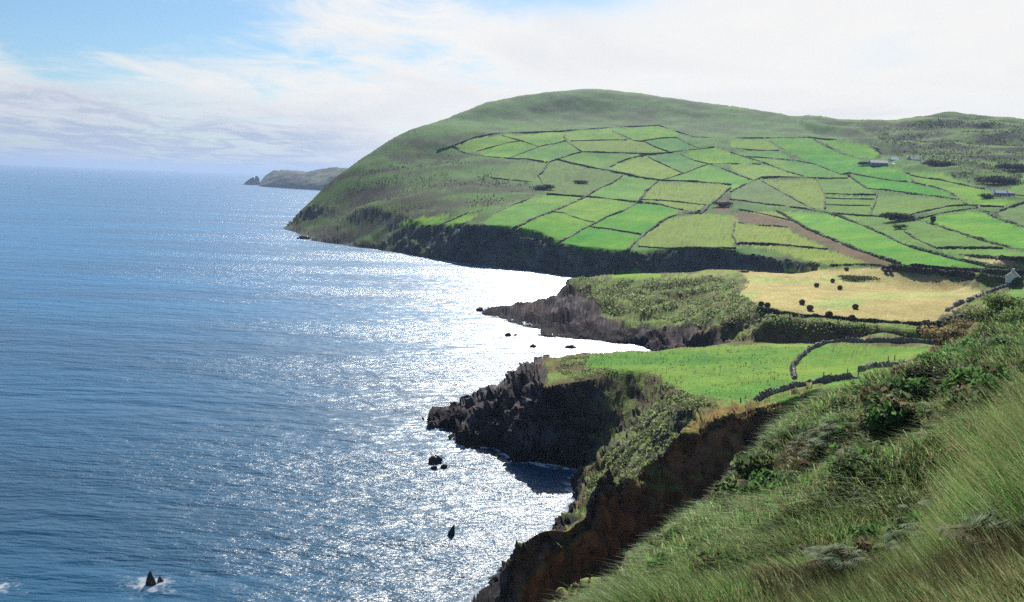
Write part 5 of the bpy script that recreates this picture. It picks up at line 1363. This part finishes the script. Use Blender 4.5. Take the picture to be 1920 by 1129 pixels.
WM = [weed_mesh(k) for k in range(6)]
for (cu, cv, su, sv_, cnt, lab) in [(1300, 1060, 60, 40, 16, 'leafy weed low on the left of the near slope'), (1430, 930, 70, 35, 20, 'leafy weed below the pale ferns of the brow'), (1600, 900, 60, 60, 18, 'leafy weed in the hollow of the near slope'),
                                     (1680, 1040, 70, 40, 16, 'leafy weed under the long grass at the bottom'), (1850, 930, 50, 50, 16, 'leafy weed in the dark hollow at the right edge'), (1830, 780, 70, 40, 26, 'leafy weed on the upper right of the slope'), (1680, 790, 60, 30, 14, 'leafy weed near the crest of the slope')]:
    for k in range(cnt):
        u = cu + frng.gauss(0, su * .7); v = cv + frng.gauss(0, sv_ * .7)
        if u > 1918 or v > 1127: continue
        g = ground2(u, v); D_ = math.hypot(g[0], g[1])
        if not inside(g[0:1], g[1:2], FG)[0]: continue
        o = bpy.data.objects.new('leafy_weed', WM[frng.randrange(6)]); COL.objects.link(o)
        s = frng.uniform(.7, 1.4) * min(1.9, max(.5, D_ / 26)); o.scale = (s, s, s); o.rotation_euler = (0, -.3, frng.random() * 6.28)
        o.location = (g[0], g[1], float(surf(g[0:1], g[1:2])[0]) + .10 * s)
        tag(o, lab, 'weed', lab.replace('leafy weed', 'leafy weeds'))

# brambles and shrubs on the upper right slope
BR = [(1770, 655, 5, 'brown shrub on the skyline crest of the near slope', (.14, .11, .055)), (1800, 630, 5, 'brownish shrub right of the crest shrub, below the green field', (.10, .085, .04)), (1840, 605, 5, 'olive shrub high on the right crest', (.10, .12, .045)),
      (1880, 590, 5, 'green shrub at the top right under the green field', (.085, .12, .04)), (1910, 610, 5, 'green shrub touching the right edge near the top', (.08, .12, .04)), (1760, 690, 4, 'bright green bramble below the brown crest shrub', (.07, .15, .04)),
      (1800, 672, 4, 'bright green bramble in the middle of the upper slope', (.07, .16, .045)), (1840, 660, 4, 'leafy bramble right of the bright green ones', (.075, .14, .045)), (1885, 655, 4, 'leafy bramble near the right edge, above the grey leaved one', (.08, .12, .05)),
      (1820, 705, 3.5, 'grey leaved shrub in the middle right of the slope', (.11, .13, .085)), (1870, 700, 3.5, 'grey leaved shrub near the right edge', (.11, .125, .085)), (1905, 730, 3, 'dark bramble at the right edge of the slope', (.05, .06, .03)),
      (1730, 715, 3.5, 'dark bramble on the crest left of the bright brambles', (.05, .055, .03)), (1700, 705, 3, 'brown dead shrub at the left end of the crest scrub', (.12, .085, .045))]
for k, (u, v, w, lab, c) in enumerate(BR):
    g = ground2(u, v); D_ = math.hypot(g[0], g[1]); w_ = w * D_ / 160
    bush('bramble' if 'bramble' in lab else 'shrub', lab, (g[0], g[1], g[2] - .1), w_ * 1.1, w_ * .5, w_, 1700, .055 + D_ * .0009, tuple(np.array(c) * 1.35), 60 + k, 'shrub', 'brambles and shrubs on the upper slope', lobes=11)

# the upright grey plant at the rim of the gully
g = ground2(1385, 880)
e = bpy.data.objects.new('spiky_plant', None); COL.objects.link(e); e.location = tuple(g); tag(e, 'upright grey spiky plant standing alone at the rim of the shaded gully', 'plant')
rg = np.random.default_rng(77); nn = 900; hh = rg.random(nn) * 1.5; rr_ = .24 * np.sin(np.clip(hh / 1.5, .08, 1) * 2.6) * rg.random(nn) ** .5; an = rg.random(nn) * 6.283
vv, ff, cc = leaf_faces(np.stack([rr_ * np.cos(an) - hh * .12, rr_ * np.sin(an), hh], 1), .06, rg, np.tile(np.array((.20, .22, .165)), (nn, 1)))
mesh_obj('foliage', vv, ff, M_LEAF, cc.astype(np.float32), False, e)
st = [(.03 * math.cos(t) - z * .12, .03 * math.sin(t), z) for z in (-.2, 1.4) for t in (0, 2.1, 4.2)]
solid('stem', st, [(0, 1, 4, 3), (1, 2, 5, 4), (2, 0, 3, 5)], M_WOOD, e)
